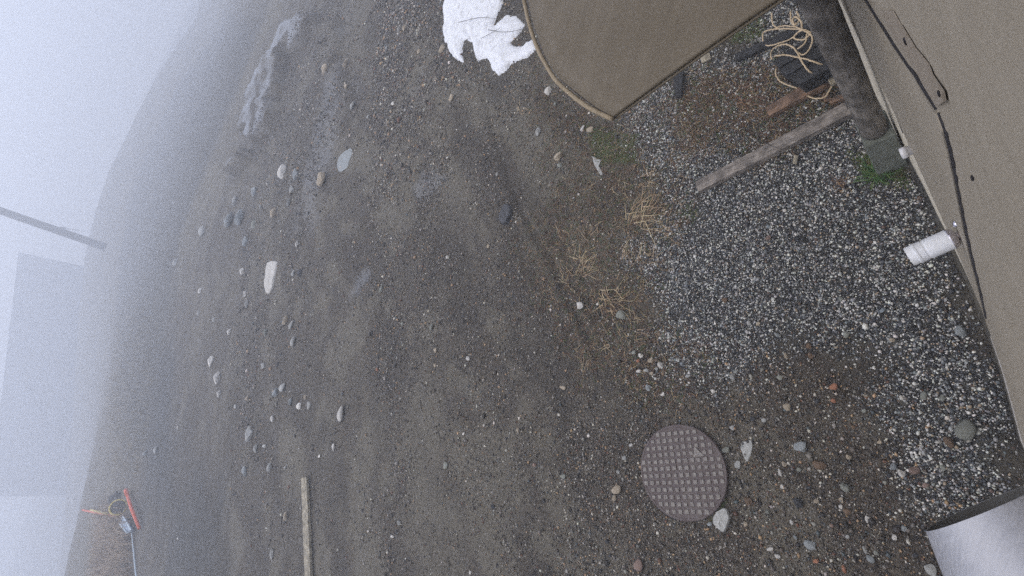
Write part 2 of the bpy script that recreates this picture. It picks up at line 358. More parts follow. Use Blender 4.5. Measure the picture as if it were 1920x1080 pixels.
def GH(px, py, dz=0.0):
    v = M3 @ np.array([px - 960.0, py - 540.0, FPX]); v = v / math.hypot(v[0], v[1])
    rs = np.geomspace(0.1, RC + 10, 900); f = CAMH + v[2]*rs - height(v[0]*rs, v[1]*rs) - dz
    i = int(np.argmax(f <= 0)) if (f <= 0).any() else len(rs) - 1
    r = rs[i] if i == 0 else rs[i-1] + (rs[i]-rs[i-1]) * f[i-1] / (f[i-1]-f[i] + 1e-12)
    return np.array([v[0]*r, v[1]*r, CAMH + v[2]*r])

def PGH(pts): return np.array([GH(*p)[:2] for p in pts])
wets = wets[:1] + [PGH(p) for p in WETPX] + wets[-1:]
road_poly = PGH(ROADPX)
def build_ground():
    N = 570; a = 1.55; k = math.asinh(225 / a); t = np.linspace(-1, 1, N) * k
    gx = 0.3 + a * np.sinh(t); gy = 2.6 + a * np.sinh(t)
    Xg, Yg = np.meshgrid(gx, gy); x = Xg.ravel(); y = Yg.ravel(); z = height(x, y)
    V = np.stack([x, y, z], 1); i = np.arange(N*N).reshape(N, N)
    F = np.stack([i[:-1, :-1].ravel(), i[:-1, 1:].ravel(), i[1:, 1:].ravel(), i[1:, :-1].ravel()], 1)
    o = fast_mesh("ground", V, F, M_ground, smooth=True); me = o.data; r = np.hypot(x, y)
    def at(n, v):
        A = me.attributes.new(n, 'FLOAT', 'POINT'); A.data.foreach_set("value", np.asarray(v, np.float32))
    wob = (fbm(x, y, 3, 31, 4) - 0.5)
    near = r < 12
    def m(P, soft, wobble):
        out = np.zeros_like(x); out[near] = 1 - sstep(-soft, soft, poly_sd(P, x[near], y[near]) + wob[near] * wobble); return out
    gr = m(gravel_poly, 0.2, 0.7); at("gravel", gr)
    mo = np.maximum(m(moss_poly, 0.2, 0.7) * 0.8, 0.35 * m(leaf_poly, 0.2, 0.5)); at("moss", mo * (1 - 0.4 * gr))
    at("brown", np.maximum(np.maximum(m(brown_poly, 0.3, 0.6), 0.9 * m(moss_poly, 0.2, 0.6)), m(leaf_poly, 0.2, 0.5)))
    wt = np.zeros_like(x); sel = r < 80
    for k2, P in enumerate(wets):
        sc = 0.05 if k2 in (0, len(wets)-1) else (0.5 if len(wets)-5 < k2 < len(wets)-1 else 0.16)
        am = 0.7 if len(wets)-5 < k2 < len(wets)-1 else 1.0
        wt[sel] = np.maximum(wt[sel], am * (1 - sstep(-sc, sc, poly_sd(P, x[sel], y[sel]) + (fbm(x[sel], y[sel], 6, 77, 3)-0.5) * 0.25 + (fbm(x[sel], y[sel], 1.5, 78, 3)-0.5) * (0 if am == 1.0 else 1.6))))
    su = x*WD[0] + y*WD[1]; sv = x*WN[0] + y*WN[1]
    wt = np.where(r > 8, wt * sstep(0.30, 0.48, fbm(su*0.5, sv*2.6, 0.9, 83, 4)), wt)
    at("wet", wt)
    a0 = G(720, 200)[:2]; a1 = G(1010, 860)[:2]; td = (a1-a0)/np.linalg.norm(a1-a0); tu = x*td[0] + y*td[1]; tv = x*td[1] - y*td[0] + (fbm(x, y, 0.8, 71, 3)-0.5)*1.4
    tr = fbm(tu*0.42, tv*1.5, 1.15, 72, 5); at("pale", np.maximum(sstep(0.52, 0.66, tr), sstep(0.56, 0.68, fbm(x, y, 2.6, 99, 5))) * (r < 30)); at("damp_and_far_dark", sstep(0.50, 0.36, tr) if False else np.maximum((1 - sstep(0.34, 0.48, tr)) * (r < 60), np.maximum(0.75 * sstep(7, 14, r) * (0.6 + 0.4*fbm(x, y, 0.7, 15, 4)), 1 - sstep(0.02, 0.28, poly_sd(snow_poly, x, y) + (fbm(x, y, 4, 16, 3)-0.5)*0.2))))  # damp tracks and snow rim, plus darker ground farther from the camera
    dm = np.zeros_like(x); dm[sel] = 1 - sstep(-0.5, 0.8, poly_sd(damp_poly, x[sel], y[sel]) + wob[sel]*2)
    at("smooth", np.clip(dm * 0.75 * sstep(0.35, 0.6, fbm(x, y, 1.3, 55, 3)) + sstep(16, 26, r) * 0.8 + sstep(0.62, 0.75, fbm(x, y, 1.6, 56, 3)) * 0.9, 0, 1))
    at("road", (1 - sstep(-1.5, 1.5, poly_sd(road_poly, x, y) + (fbm(x, y, 0.6, 3, 3)-0.5)*3)) * 0.9)
    dr = sstep(19, 27, r + (fbm(x, y, 0.4, 63, 3)-0.5) * 8) * (0.55 + 0.45 * fbm(x, y, 0.5, 8, 3))
    at("dry", dr * (1 - 0.7 * (1 - sstep(-1.5, 1.5, poly_sd(road_poly, x, y)))))
    tag(o, "grey brown gravelly dirt yard rising to a grassy bank", None, None, "structure")
    return o
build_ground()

# sky seen past the haze is the world; the haze itself
hz = NT("pale_fog"); hz.t.nodes.remove(hz.b); pv = hz.n("ShaderNodeVolumePrincipled")
pv.inputs['Color'].default_value = (*HAZE_COLOR, 1); pv.inputs['Density'].default_value = HAZE_DENSITY; pv.inputs['Anisotropy'].default_value = 0.2
hz.l(pv.outputs[0], hz.out.inputs['Volume'])
bmh = bmesh.new(); bmesh.ops.create_cube(bmh, size=1.0)
for v in bmh.verts: v.co = Vector((v.co.x * 460 + 0.3, v.co.y * 460 + 2.6, -23.5 if v.co.z < 0 else 40.0))
o = bm_obj("haze", bmh, hz.m); tag(o, "pale fog over the whole yard", None, None, "stuff"); o.display_type = 'WIRE'

# ------------------------------------------------------------------ building wall
def wp(s, z, off=0.0): return SO(s, wall_o(s) + off, z)
def wall_poly(name, pts, off, thick, mat, parent):
    """flat piece lying on the wall, outline given in the photograph's pixels and carried onto the wall"""
    q = [WALL(px, py, off) for px, py in pts]; return wall_sz(name, q, off, thick, mat, parent)
def wall_sz(name, q, off, thick, mat, parent):
    n = len(q); V = [wp(s, z, off) for s, z in q] + [wp(s, z, off - thick) for s, z in q]
    bm = bmesh.new(); vs = [bm.verts.new(v) for v in V]
    f = bm.faces.new(vs[:n]); g = bm.faces.new(vs[n:][::-1])
    for i in range(n): j = (i+1) % n; bm.faces.new((vs[i], vs[n+i], vs[n+j], vs[j]))
    bmesh.ops.triangulate(bm, faces=[f, g]); return bm_obj(name, bm, mat, parent)
def wall_sheet(name, q, off, thick, mat):
    bm = bmesh.new(); vs = [bm.verts.new((a, b, 0)) for a, b in q]; f = bm.faces.new(vs); bmesh.ops.triangulate(bm, faces=[f])
    for sc_ in list(np.arange(0.1, 2.5, 0.04)):
        bmesh.ops.bisect_plane(bm, geom=bm.verts[:] + bm.edges[:] + bm.faces[:], plane_co=(sc_, 0, 0), plane_no=(1, 0, 0), dist=1e-6)
    for v in bm.verts: v.co = wp(v.co.x, v.co.y, off)
    o = bm_obj(name, bm, mat, wall); m = o.modifiers.new("thickness", 'SOLIDIFY'); m.thickness = thick; m.offset = 0; return o
def ribbon(name, pts, wpx, off, thick, mat, parent):
    L = []; R = []
    for i, (x, y) in enumerate(pts):
        a = pts[max(i-1, 0)]; b = pts[min(i+1, len(pts)-1)]; d = np.array([b[0]-a[0], b[1]-a[1]], float); d /= np.linalg.norm(d)
        ww = (wpx[i] if hasattr(wpx, '__len__') else wpx) / 2; nrm = np.array([d[1], -d[0]])
        L.append((x + nrm[0]*ww, y + nrm[1]*ww)); R.append((x - nrm[0]*ww, y - nrm[1]*ww))
    V = []; F = []; n = len(pts)
    for off_ in (off, off - thick):
        for P in (L, R):
            for p in P:
                s, z = WALL(p[0], p[1], off); V.append(wp(s, z, off_))
    for i in range(n-1):
        F.append((i, i+1, n+i+1, n+i)); F.append((2*n+i, 3*n+i, 3*n+i+1, 2*n+i+1))
        F.append((i, 2*n+i, 2*n+i+1, i+1)); F.append((n+i, n+i+1, 3*n+i+1, 3*n+i))
    F.append((0, n, 3*n, 2*n)); F.append((n-1, 3*n-1, 4*n-1, 2*n-1))
    return mesh_obj(name, V, F, mat, parent)

wall = tag(empty("building_wall", (0, 0, 0)), "tan painted metal clad building wall running down the right side of the photo", "wall")
def grid_sheet(name, cols, zlo, zhi, nz, off, ribs, mat, smooth=True, thick=0.004):
    V = []; F = []; n = len(cols)
    for i, s in enumerate(cols):
        a, b = zlo(s), zhi(s)
        for k in range(nz+1):
            z = a + (b-a) * k / nz; rb = ribs(s, z); V.append(wp(s, z, off + rb))
    for i in range(n-1):
        for k in range(nz): F.append((i*(nz+1)+k, (i+1)*(nz+1)+k, (i+1)*(nz+1)+k+1, i*(nz+1)+k+1))
    o = mesh_obj(name, V, F, mat, wall, smooth)
    m = o.modifiers.new("thickness", 'SOLIDIFY'); m.thickness = thick; m.offset = 0
    return o
cols = list(np.linspace(-8, -0.2, 10)) + list(np.linspace(-0.1, 4, 120)) + list(np.linspace(4.3, 14, 20))
def dent(s, z): return 0.0025 * math.sin(s*3.1 + z*1.3) * 0.6
g = grid_sheet("siding_panel", cols, lambda s: 0.015, lambda s: 4.3, 40, 0.0, dent, M_sidelow)
g["label"] = "lower tan sheet behind the overlapping panel"
# seam traced from the photograph: the near sheet laps over the far one
seam = [(1596, -60), (1618, -5), (1640, 32), (1672, 82), (1700, 124), (1728, 166), (1754, 206)]
seam2 = [(1758, 212), (1770, 245), (1782, 290), (1791, 335), (1800, 385), (1810, 436), (1822, 490), (1836, 545), (1848, 598)]
OFF = 0.006
s1 = [WALL(*p, OFF) for p in seam + seam2]
# near sheet = everything to the camera's side of the seam
zz = np.array([q[1] for q in s1]); ss_ = np.array([q[0] for q in s1])
def near_sheet():
    q = []
    q += [(-4.0, 0.05), (float(s1[-1][0]) - 0.06, 0.05)]
    q += [(float(a), float(b)) for a, b in reversed(s1)]
    q += [(3.0, float(s1[0][1]) - 0.1), (3.0, 4.3), (-4.0, 4.3)]
    bm = bmesh.new(); vs = [bm.verts.new((a, b, 0)) for a, b in q]; f = bm.faces.new(vs)
    bmesh.ops.triangulate(bm, faces=[f])
    for sc_ in list(np.arange(-3.8, 3.0, 0.05)):
        bmesh.ops.bisect_plane(bm, geom=bm.verts[:] + bm.edges[:] + bm.faces[:], plane_co=(sc_, 0, 0), plane_no=(1, 0, 0), dist=1e-6)
    for v in bm.verts:
        s, z = v.co.x, v.co.y; p = wp(s, z, OFF); v.co = p
    o = bm_obj("siding_panel", bm, M_siding, wall); m = o.modifiers.new("thickness", 'SOLIDIFY'); m.thickness = 0.003; m.offset = -1
    o["label"] = "overlapping tan sheet nearest the camera"
near_sheet()
ribbon("lap_gap_shade", seam, [7, 8, 8, 8, 8, 8, 5], OFF + 0.0008, 0.002, M_dark, wall)  # black ribbon laid over the seam in place of the gap's shade
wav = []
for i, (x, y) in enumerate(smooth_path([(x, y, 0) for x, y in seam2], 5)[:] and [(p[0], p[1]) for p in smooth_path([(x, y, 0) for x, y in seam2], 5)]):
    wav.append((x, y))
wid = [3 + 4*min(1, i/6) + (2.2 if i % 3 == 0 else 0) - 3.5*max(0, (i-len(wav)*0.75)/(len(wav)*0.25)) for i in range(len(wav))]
ribbon("lap_gap_shade", wav, wid, OFF + 0.0008, 0.002, M_dark, wall)
ribbon("panel_joint", [(1578, 26), (1600, 60), (1630, 112), (1660, 172), (1680, 218), (1693, 250)], 1.6, 0.0025, 0.002, M_dark, wall)
ribbon("panel_joint", [(1662, 148), (1680, 185), (1700, 226), (1728, 275), (1752, 326), (1774, 362), (1790, 392)], [1.2, 1.6, 1.8, 2.0, 2.4, 2.8, 2.0], 0.0025, 0.002, M_dark, wall)
M_flash = mat_paint("faded_flashing", (0.29, 0.25, 0.20), 0.5, (0.16, 0.12, 0.09), 0.5, 8, bumpy=0.05)
f = wall_sheet("flashing", [WALL(x, y, OFF + 0.002) for x, y in [(1650, 20), (1668, 58), (1700, 110), (1732, 158), (1756, 200), (1772, 190), (1768, 172), (1748, 140), (1716, 90), (1688, 44), (1674, 20)]], OFF + 0.002, 0.0016, M_flash)
for (x, y, r_) in [(1698, 77, 4.5), (1762, 175, 4), (1826, 333, 4), (1666, 156, 2.2), (1728, 270, 2), (1700, 238, 2), (1756, 341, 2)]:
    bm = bmesh.new(); q = WALL(x, y, OFF + 0.003); P = wp(q[0], q[1], (OFF if x > 1740 or (x > 1690 and y < 120) else 0) + 0.0035)
    dist = np.linalg.norm(P - np.array([0, 0, CAMH])); rr = r_ / FPX * dist * 0.9
    bmesh.ops.create_uvsphere(bm, u_segments=10, v_segments=6, radius=max(rr, 0.001))
    for v in bm.verts:
        v.co = Vector(P) + Vector((*(WN), 0)) * v.co.z * 0.5 + Vector((*(WD), 0)) * v.co.x + Vector((0, 0, 1)) * v.co.y * 2.2
    bm_obj("screw", bm, M_dark if r_ > 3 else M_steel, wall, True)
# dark sill and drip strip at the foot of the wall
def strip(name, s0, s1_, z0, z1, o0, o1, mat, n=40):
    V = []; F = []
    for i in range(n+1):
        s = s0 + (s1_-s0)*i/n
        V += [wp(s, z0, o0), wp(s, z0, o1), wp(s, z1, o1), wp(s, z1, o0)]
    for i in range(n):
        for k in range(4): F.append((i*4+k, i*4+(k+1) % 4, (i+1)*4+(k+1) % 4, (i+1)*4+k))
    F.append((0, 1, 2, 3)); F.append((n*4+3, n*4+2, n*4+1, n*4)); return mesh_obj(name, V, F, mat, wall)
strip("sill_board", -6, 1.25, -0.05, 0.10, -0.02, 0.016, M_sill, 60)
strip("drip_strip", -6, 0.62, 0.10, 0.112, -0.01, 0.010, M_steel, 40)

# ------------------------------------------------------------------ canopy
ZC = 2.3
def canopy():
    root = tag(empty("canopy", SO(1.6, 0.4, ZC)), "olive brown metal canopy with a curved rolled front edge, beside the snow patch", "canopy")
    outer = [(1146, 225), (1107, 208), (1073, 187), (1037, 153), (1017, 120), (1002, 93), (993, 70), (983, 33), (974, -10), (966, -70), (962, -150)]
    inner = [(1153, 220), (1123, 204), (1083, 174), (1050, 145), (1026, 107), (1013, 72), (1000, 33), (992, -10), (984, -70), (980, -150)]
    so = []
    for p in smooth_path([(x, y, 0) for x, y in inner], 4):
        q = G(p[0], p[1], ZC); so.append((q[:2] @ WD, q[:2] @ WN))
    sm = so[-1][0]
    V = []; F = []; nr = 12
    for (s, o_) in so:
        for k in range(nr+1):
            t = k / nr; oo = o_ + (-0.03 - o_) * t
            V.append(SO(s, oo, ZC + 0.05 * math.sin(t * 1.5) + 0.004*math.sin(s*5)*t))
    n = len(so)
    for i in range(n-1):
        for k in range(nr): F.append((i*(nr+1)+k, (i+1)*(nr+1)+k, (i+1)*(nr+1)+k+1, i*(nr+1)+k+1))
    o = mesh_obj("panel", V, F, M_canopy, None, True); keep(o, root)
    m = o.modifiers.new("thickness", 'SOLIDIFY'); m.thickness = 0.012; m.offset = -1
    # rolled rim: a tube along the curve, with the dark groove between rim and sheet
    op = [G(p[0], p[1], ZC + 0.004) for p in smooth_path([(x, y, 0) for x, y in outer], 4)]
    ip = [G(p[0], p[1], ZC + 0.002) for p in smooth_path([(x, y, 0) for x, y in inner], 4)][:]
    m_ = min(len(op), len(ip)); mid = []
    for i in range(len(op)):
        j = min(len(ip)-1, int(round(i * (len(ip)-1) / (len(op)-1)))); mid.append(op[i] * 0.62 + ip[j] * 0.38)
    v, f_ = tube_geo(mid, 0.0085, 10); keep(mesh_obj("rolled_rim", v, f_, M_canopytrim, None, True), root)
    gr = [G(p[0], p[1], ZC + 0.003) for p in smooth_path([(x, y, 0) for x, y in inner], 4)]
    v, f_ = tube_geo(gr, 0.0035, 6); keep(mesh_obj("groove_shade", v, f_, M_dark, None, True), root)  # black tube laid in to draw the groove's shade
    # folded lip on the straight side
    e0 = V[0]; e1 = V[nr]
    v, f_ = tube_geo([np.array(V[k]) - np.array([0, 0, 0.006]) for k in range(nr+1)], 0.004, 6); keep(mesh_obj("side_lip", v, f_, M_canopy, None, True), root)
canopy()

# ------------------------------------------------------------------ metal hood, lower right
def hood():
    cs, co_, cz, az, el, R = -0.05, 0.068, 2.376, 0.371, 0.057, 0.088
    wn3 = np.array([*WN, 0]); wd3 = np.array([*WD, 0]); Cc = cs*wd3 + co_*wn3 + np.array([0, 0, cz])
    a = math.cos(el)*(math.cos(az)*wd3 + math.sin(az)*wn3) + np.array([0, 0, math.sin(el)])
    e1 = np.cross(a, [0, 0, 1.0]); e1 /= np.linalg.norm(e1); e2 = np.cross(a, e1)
    root = tag(empty("metal_hood", Cc), "flared brushed aluminium hood with an open dark mouth, close by at the bottom right corner", "hood")
    N = 96; V = []; F = []
    prof = [(0, R), (-0.003, R + 0.001), (-0.05, R + 0.0175), (-0.10, R + 0.035), (-0.15, R + 0.0525), (-0.19, R + 0.055), (-0.19, 0.03)]
    for (t, r) in prof:
        for k in range(N):
            an = 2*math.pi*k/N; V.append(Cc + a*t + r*(math.cos(an)*e1 + math.sin(an)*e2))
    for i in range(len(prof)-1):
        for k in range(N): F.append((i*N+k, i*N+(k+1) % N, (i+1)*N+(k+1) % N, (i+1)*N+k))
    mm = NT("brushed_aluminium"); c = mm.noise(mm.coord((3, 90, 90), (0, 0, 0)), 2.0, 4, 0.6)
    mat = mm.done(mm.ramp(c, [(0.3, (0.34, 0.345, 0.375)), (0.7, (0.43, 0.435, 0.465))]), mm.ramp(c, [(0.3, 0.5), (0.7, 0.62)]), mm.bump(c, 0.1, 0.001), metal=0.5)
    keep(mesh_obj("hood_shell", V, F, mat, None, True), root)
    V = []; F = []
    for (t, r) in [(0, R - 0.0005), (0, R - 0.004), (-0.18, R + 0.040)]:
        for k in range(N):
            an = 2*math.pi*k/N; V.append(Cc + a*(t - 0.0005) + r*(math.cos(an)*e1 + math.sin(an)*e2))
    for i in range(2):
        for k in range(N): F.append((i*N+k, (i+1)*N+k, (i+1)*N+(k+1) % N, i*N+(k+1) % N))
    F.append(tuple(2*N+k for k in range(N)))
    M_liner = mat_paint("dark_duct_liner", (0.075, 0.072, 0.066), 0.8, (0.05, 0.045, 0.04), 0.5, 20)
    keep(mesh_obj("hood_liner", V, F, M_liner, None, True), root)
hood()

# ------------------------------------------------------------------ white fitting on the wall
def lathe(prof, P, a, N=40):
    a = np.array(a, float) / np.linalg.norm(a); e1 = np.cross(a, [0.1, 0.2, 1.0]); e1 /= np.linalg.norm(e1); e2 = np.cross(a, e1)
    V = []; F = []
    for (t, r) in prof:
        for k in range(N):
            an = 2*math.pi*k/N; V.append(P + a*t + r*(math.cos(an)*e1 + math.sin(an)*e2))
    for i in range(len(prof)-1):
        for k in range(N): F.append((i*N+k, i*N+(k+1) % N, (i+1)*N+(k+1) % N, (i+1)*N+k))
    F.append(tuple(range(N-1, -1, -1))); F.append(tuple((len(prof)-1)*N+k for k in range(N)))
    return V, F
def fitting():
    M_white = mat_paint("white_plastic", (0.74, 0.76, 0.80), 0.35, (0.5, 0.48, 0.36), 0.4, 16, bumpy=0.03)
    M_chrome = mat_paint("chrome", (0.72, 0.70, 0.78), 0.12, (0.4, 0.38, 0.42), 0.3, 30, metal=1.0, bumpy=0.0)
    q = WALL(1806, 438, 0.0); A = wp(q[0], q[1], 0.001)
    # far end of the fitting: ray at (1703, 482), kept at the same height as the wall point less a slight droop
    B = G(1704, 482, q[1] - 0.012); ax = B - A; L = np.linalg.norm(ax); ax /= L
    root = tag(empty("pipe_fitting", A), "white ribbed plastic cylinder with a chrome collar, sticking out of the tan wall", "fitting")
    dist = np.linalg.norm(A - np.array([0, 0, CAMH])); 
    dm = np.linalg.norm((A+B)/2 - np.array([0, 0, CAMH])); r = 20.0 / FPX * dm * 0.74
    a0 = 0.19 * L
    pr = [(a0, r*0.9), (a0 + 0.003, r), (L*0.64, r), (L*0.65, r*0.965), (L*0.68, r*0.965), (L*0.69, r), (L*0.80, r), (L*0.81, r*1.05), (L*0.85, r*1.06), (L*0.87, r*0.98), (L*0.99, r*0.98), (L, r*0.93)]
    v, f_ = lathe(pr, A, ax, 48); keep(bevel(mesh_obj("cylinder_body", v, f_, M_white, None, True), 0.0008), root)
    pr = [(a0 - 0.10*L, r*0.42), (a0 - 0.08*L, r*0.72), (a0 - 0.05*L, r*0.88), (a0 - 0.01*L, r*0.97), (a0 + 0.02*L, r*1.05), (a0 + 0.035*L, r*1.03)]
    v, f_ = lathe(pr, A, ax, 48); keep(mesh_obj("chrome_collar", v, f_, M_chrome, None, True), root)
    pr = [(-0.01, r*0.34), (0.06*L, r*0.34), (0.07*L, r*0.42), (0.13*L, r*0.42), (0.14*L, r*0.3), (a0 - 0.09*L, r*0.34)]
    v, f_ = lathe(pr, A, ax, 32); keep(mesh_obj("threaded_stem", v, f_, M_chrome, None, True), root)
    q2 = WALL(1799, 418, 0.0); P2 = wp(q2[0], q2[1], 0.004)
    v, f_ = lathe([(-0.006, r*0.30), (0.004, r*0.34), (0.008, r*0.3), (0.014, r*0.16)], P2, np.array([*WN, 0]), 24); keep(mesh_obj("wing_bolt", v, f_, M_chrome, None, True), root)
fitting()

# ------------------------------------------------------------------ manhole lid
def lid():
    c = GH(1277, 884); zt = 0.04
    cpt = G(1277, 884, zt)
    root = tag(empty("manhole_cover", (cpt[0], cpt[1], 0)), "round purple brown cast iron manhole cover with a grid of square studs", "manhole cover")
    R = 0.312
    ex = G(1327, 882, zt) - G(1227, 886, zt); ex /= np.linalg.norm(ex); ey = np.array([-ex[1], ex[0], 0])
    # keep rows parallel to the photo's rows
    v, f_ = lathe([(-0.06, R + 0.004), (zt - 0.004, R + 0.004), (zt, R), (zt, R - 0.012), (zt - 0.003, R - 0.016), (zt - 0.003, 0.01)], np.array([cpt[0], cpt[1], 0.0]), (0, 0, 1), 96)
    keep(mesh_obj("lid_plate", v, f_, M_lid, None, False), root)
    L = []
    px_, py_ = 0.0465, 0.0465; hs = 0.0150
    for i in range(-7, 8):
        for j in range(-7, 8):
            x = i*px_; y = (j+0.5)*py_
            if math.hypot(x, y) > R - 0.02: continue
            if abs(x - 0.14) < 0.035 and abs(y - 0.116) < 0.035: continue
            jx, jy = rng.normal(size=2)*0.0006; hh = hs * rng.uniform(0.88, 1.06)
            B = []
            for (zz_, k) in ((zt - 0.004, 1.0), (zt + 0.0035, 0.86)):
                for sx, sy in ((-1, -1), (1, -1), (1, 1), (-1, 1)):
                    B.append(cpt*np.array([1, 1, 0]) + ex*(x + jx + sx*hh*k) + ey*(y + jy + sy*hh*k) + np.array([0, 0, zz_]))
            L.append((B, [(4, 5, 6, 7), (0, 1, 5, 4), (1, 2, 6, 5), (2, 3, 7, 6), (3, 0, 4, 7)]))
    v, f_ = merge_geo(L); o = mesh_obj("studs", v, f_, M_stud, None); keep(o, root); o["kind"] = "stuff"
    # raised triangular mark
    T = [(0.105, 0.088), (0.182, 0.092), (0.125, 0.158)]
    B = [cpt*np.array([1, 1, 0]) + ex*a + ey*b + np.array([0, 0, z_]) for z_ in (zt - 0.004, zt + 0.004) for a, b in T]
    o = mesh_obj("triangle_mark", B, [(3, 4, 5), (0, 1, 4, 3), (1, 2, 5, 4), (2, 0, 3, 5)], M_stud, None); keep(o, root)
    # frame ring set into the dirt, coloured black for the shaded gap
    v, f_ = lathe([(-0.06, R + 0.03), (-0.002, R + 0.022), (-0.002, R + 0.009), (-0.055, R + 0.012)], np.array([cpt[0], cpt[1], 0.0]), (0, 0, 1), 96)
    keep(mesh_obj("frame_ring", v, [q for q in f_ if len(q) < 50], M_dark, None, False), root)
    return cpt
LIDC = lid()

# ------------------------------------------------------------------ planks, timber, post, footing
M_grey = mat_wood("weathered_plank", (0.23, 0.20, 0.175), (0.13, 0.11, 0.095), (0.37, 0.33, 0.285))
M_red = mat_wood("reddish_plank", (0.20, 0.12, 0.075), (0.10, 0.06, 0.04), (0.32, 0.20, 0.12))
M_blk = mat_wood("charred_timber", (0.016, 0.017, 0.020), (0.006, 0.006, 0.008), (0.038, 0.040, 0.045))
M_pale = mat_wood("pale_board", (0.35, 0.31, 0.23), (0.20, 0.17, 0.12), (0.46, 0.41, 0.31))
M_post = mat_wood("grey_post_wood", (0.20, 0.18, 0.158), (0.10, 0.088, 0.076), (0.30, 0.265, 0.23))
M_foot = mat_paint("green_grey_concrete", (0.145, 0.158, 0.135), 0.85, (0.05, 0.055, 0.04), 0.6, 9, bumpy=0.4)
def board(name, top, z, thick, mat, label, cat="plank", bev=0.003, sub=10):
    """board from four top-face corners in pixels (two of one end, two of the other); local X runs along it"""
    a, b, c, d = [G(px, py, z) for px, py in top]
    e0 = (a+b)/2; e1 = (c+d)/2; ax = e1 - e0; L = np.linalg.norm(ax); ax /= L; sd_ = np.cross([0, 0, 1.0], ax)
    if (b-a) @ sd_ < 0: a, b = b, a; 
    if (d-c) @ sd_ < 0: c, d = d, c
    V = []; F = []
    for i in range(sub+1):
        t = i / sub; l = a + (c-a)*t; r = b + (d-b)*t; jz = rng.normal()*0.0012; js = rng.normal()*0.001
        for p, k in ((l, -1), (r, 1)):
            V.append(np.array([(p-e0) @ ax, (p-e0) @ sd_ + js, jz]))
        for p in (r, l):
            V.append(np.array([(p-e0) @ ax, (p-e0) @ sd_ + js, -thick]))
    for i in range(sub):
        for k in range(4): F.append((i*4+k, (i+1)*4+k, (i+1)*4+(k+1) % 4, i*4+(k+1) % 4))
    F.append((0, 1, 2, 3)); n = sub*4; F.append((n+3, n+2, n+1, n))
    bm = bmesh.new(); vs = [bm.verts.new(v) for v in V]
    for f_ in F: bm.faces.new([vs[i] for i in f_])
    o = bm_obj(name, bm, mat); o.location = e0; o.rotation_euler = (0, 0, math.atan2(ax[1], ax[0])); bevel(o, bev)
    if label: tag(o, label, cat)
    return o
board("plank", [(1303, 341), (1309, 359), (1592, 187), (1605, 208)], 0.055, 0.05, M_grey, "long weathered grey plank lying on the black and white gravel")
board("plank", [(1434, 202), (1442, 217), (1551, 131), (1562, 152)], 0.06, 0.05, M_red, "short reddish brown plank between the grey plank and the black box")
board("plank", [(1376, 101), (1381, 112), (1520, 38), (1528, 50)], 0.05, 0.04, M_blk, "thin black stained plank beside the canopy edge under the rope")
board("plank", [(1549, 143), (1556, 158), (1572, 134), (1580, 149)], 0.085, 0.03, M_pale, "short yellowish broken board end against the wooden post")
board("plank", [(1552, 186), (1556, 194), (1604, 166), (1610, 176)], 0.05, 0.03, M_red, "brown rotten plank beside the post just above the grey plank")
board("long_board", [(564, 896), (574, 895), (572, 1110), (583, 1110)], 0.045, 0.04, M_pale, "narrow pale weathered board lying on dirt at the bottom edge of the photo", "board", 0.003, 14)

def box_black():
    z = 0.24
    root = tag(empty("slatted_box", G(1500, 120, 0)), "black charred slatted wooden box with rope on top beside the post", "box")
    quads = [[(1448, 115), (1460, 127), (1520, 68), (1534, 84)], [(1462, 129), (1474, 141), (1536, 86), (1547, 101)], [(1476, 143), (1499, 158), (1549, 103), (1562, 124)]]
    for k, q in enumerate(quads):
        o = board("slat", q, z + (0.012 if k == 1 else 0), 0.03, M_blk, None, None, 0.003)
        o.parent = root; o.matrix_parent_inverse = Matrix.Translation(-Vector(root.location))
    a = [G(*p, z - 0.032) for p in ((1452, 117), (1500, 154), (1558, 122), (1520, 74))]
    v, f_ = prism(a, z - 0.04); o = mesh_obj("box_body", v, f_, M_blk, None); keep(o, root)
box_black()

def post():
    base = SO(1.80, 0.015, 0.0)
    V = []; F = []; N = 24; R = 0.062; nz = 30; z0, z1 = 0.40, 2.22
    Vp = []
    for i in range(nz+1):
        z = z0 + (z1-z0)*i/nz
        for k in range(N):
            an = 2*math.pi*k/N; r = R * (1 + 0.03*math.sin(3*an + z*2)) + rng.normal()*0.0006
            Vp.append(np.array([z, r*math.cos(an), r*math.sin(an)]))
    for i in range(nz):
        for k in range(N): F.append((i*N+k, i*N+(k+1) % N, (i+1)*N+(k+1) % N, (i+1)*N+k))
    F.append(tuple(range(N))); F.append(tuple(nz*N+k for k in range(N)))
    root = tag(empty("wooden_post", base), "dark grey round wooden post standing on a concrete block against the wall", "post")
    o = mesh_obj("pole", Vp, F, M_post, root, True); o.rotation_euler = (0, -math.pi/2, 0)
    # concrete block: corners follow the pixels of its foot
    q = [SO(1.715, 0.092), SO(1.89, 0.092), SO(1.89, -0.065), SO(1.715, -0.065)]
    foot = [SO(1.715, 0.085), SO(1.89, 0.085), SO(1.89, -0.062), SO(1.715, -0.062)]
    bm = bmesh.new(); 
    lo = [np.array([p[0], p[1], -0.05]) for p in q]; hi = [np.array([p[0], p[1], 0.42]) for p in foot]
    vs = [bm.verts.new(v) for v in lo + hi]
    for f_ in [(3, 2, 1, 0), (4, 5, 6, 7), (0, 1, 5, 4), (1, 2, 6, 5), (2, 3, 7, 6), (3, 0, 4, 7)]: bm.faces.new([vs[i] for i in f_])
    o = bm_obj("concrete_block", bm, M_foot); bevel(o, 0.006, 2); keep(o, root)
    v, f_ = tube_geo([SO(1.80, 0.015, 0.415), SO(1.80, 0.015, 0.432)], 0.068, 24); keep(mesh_obj("iron_band", v, f_, M_sill, None), root)
post()

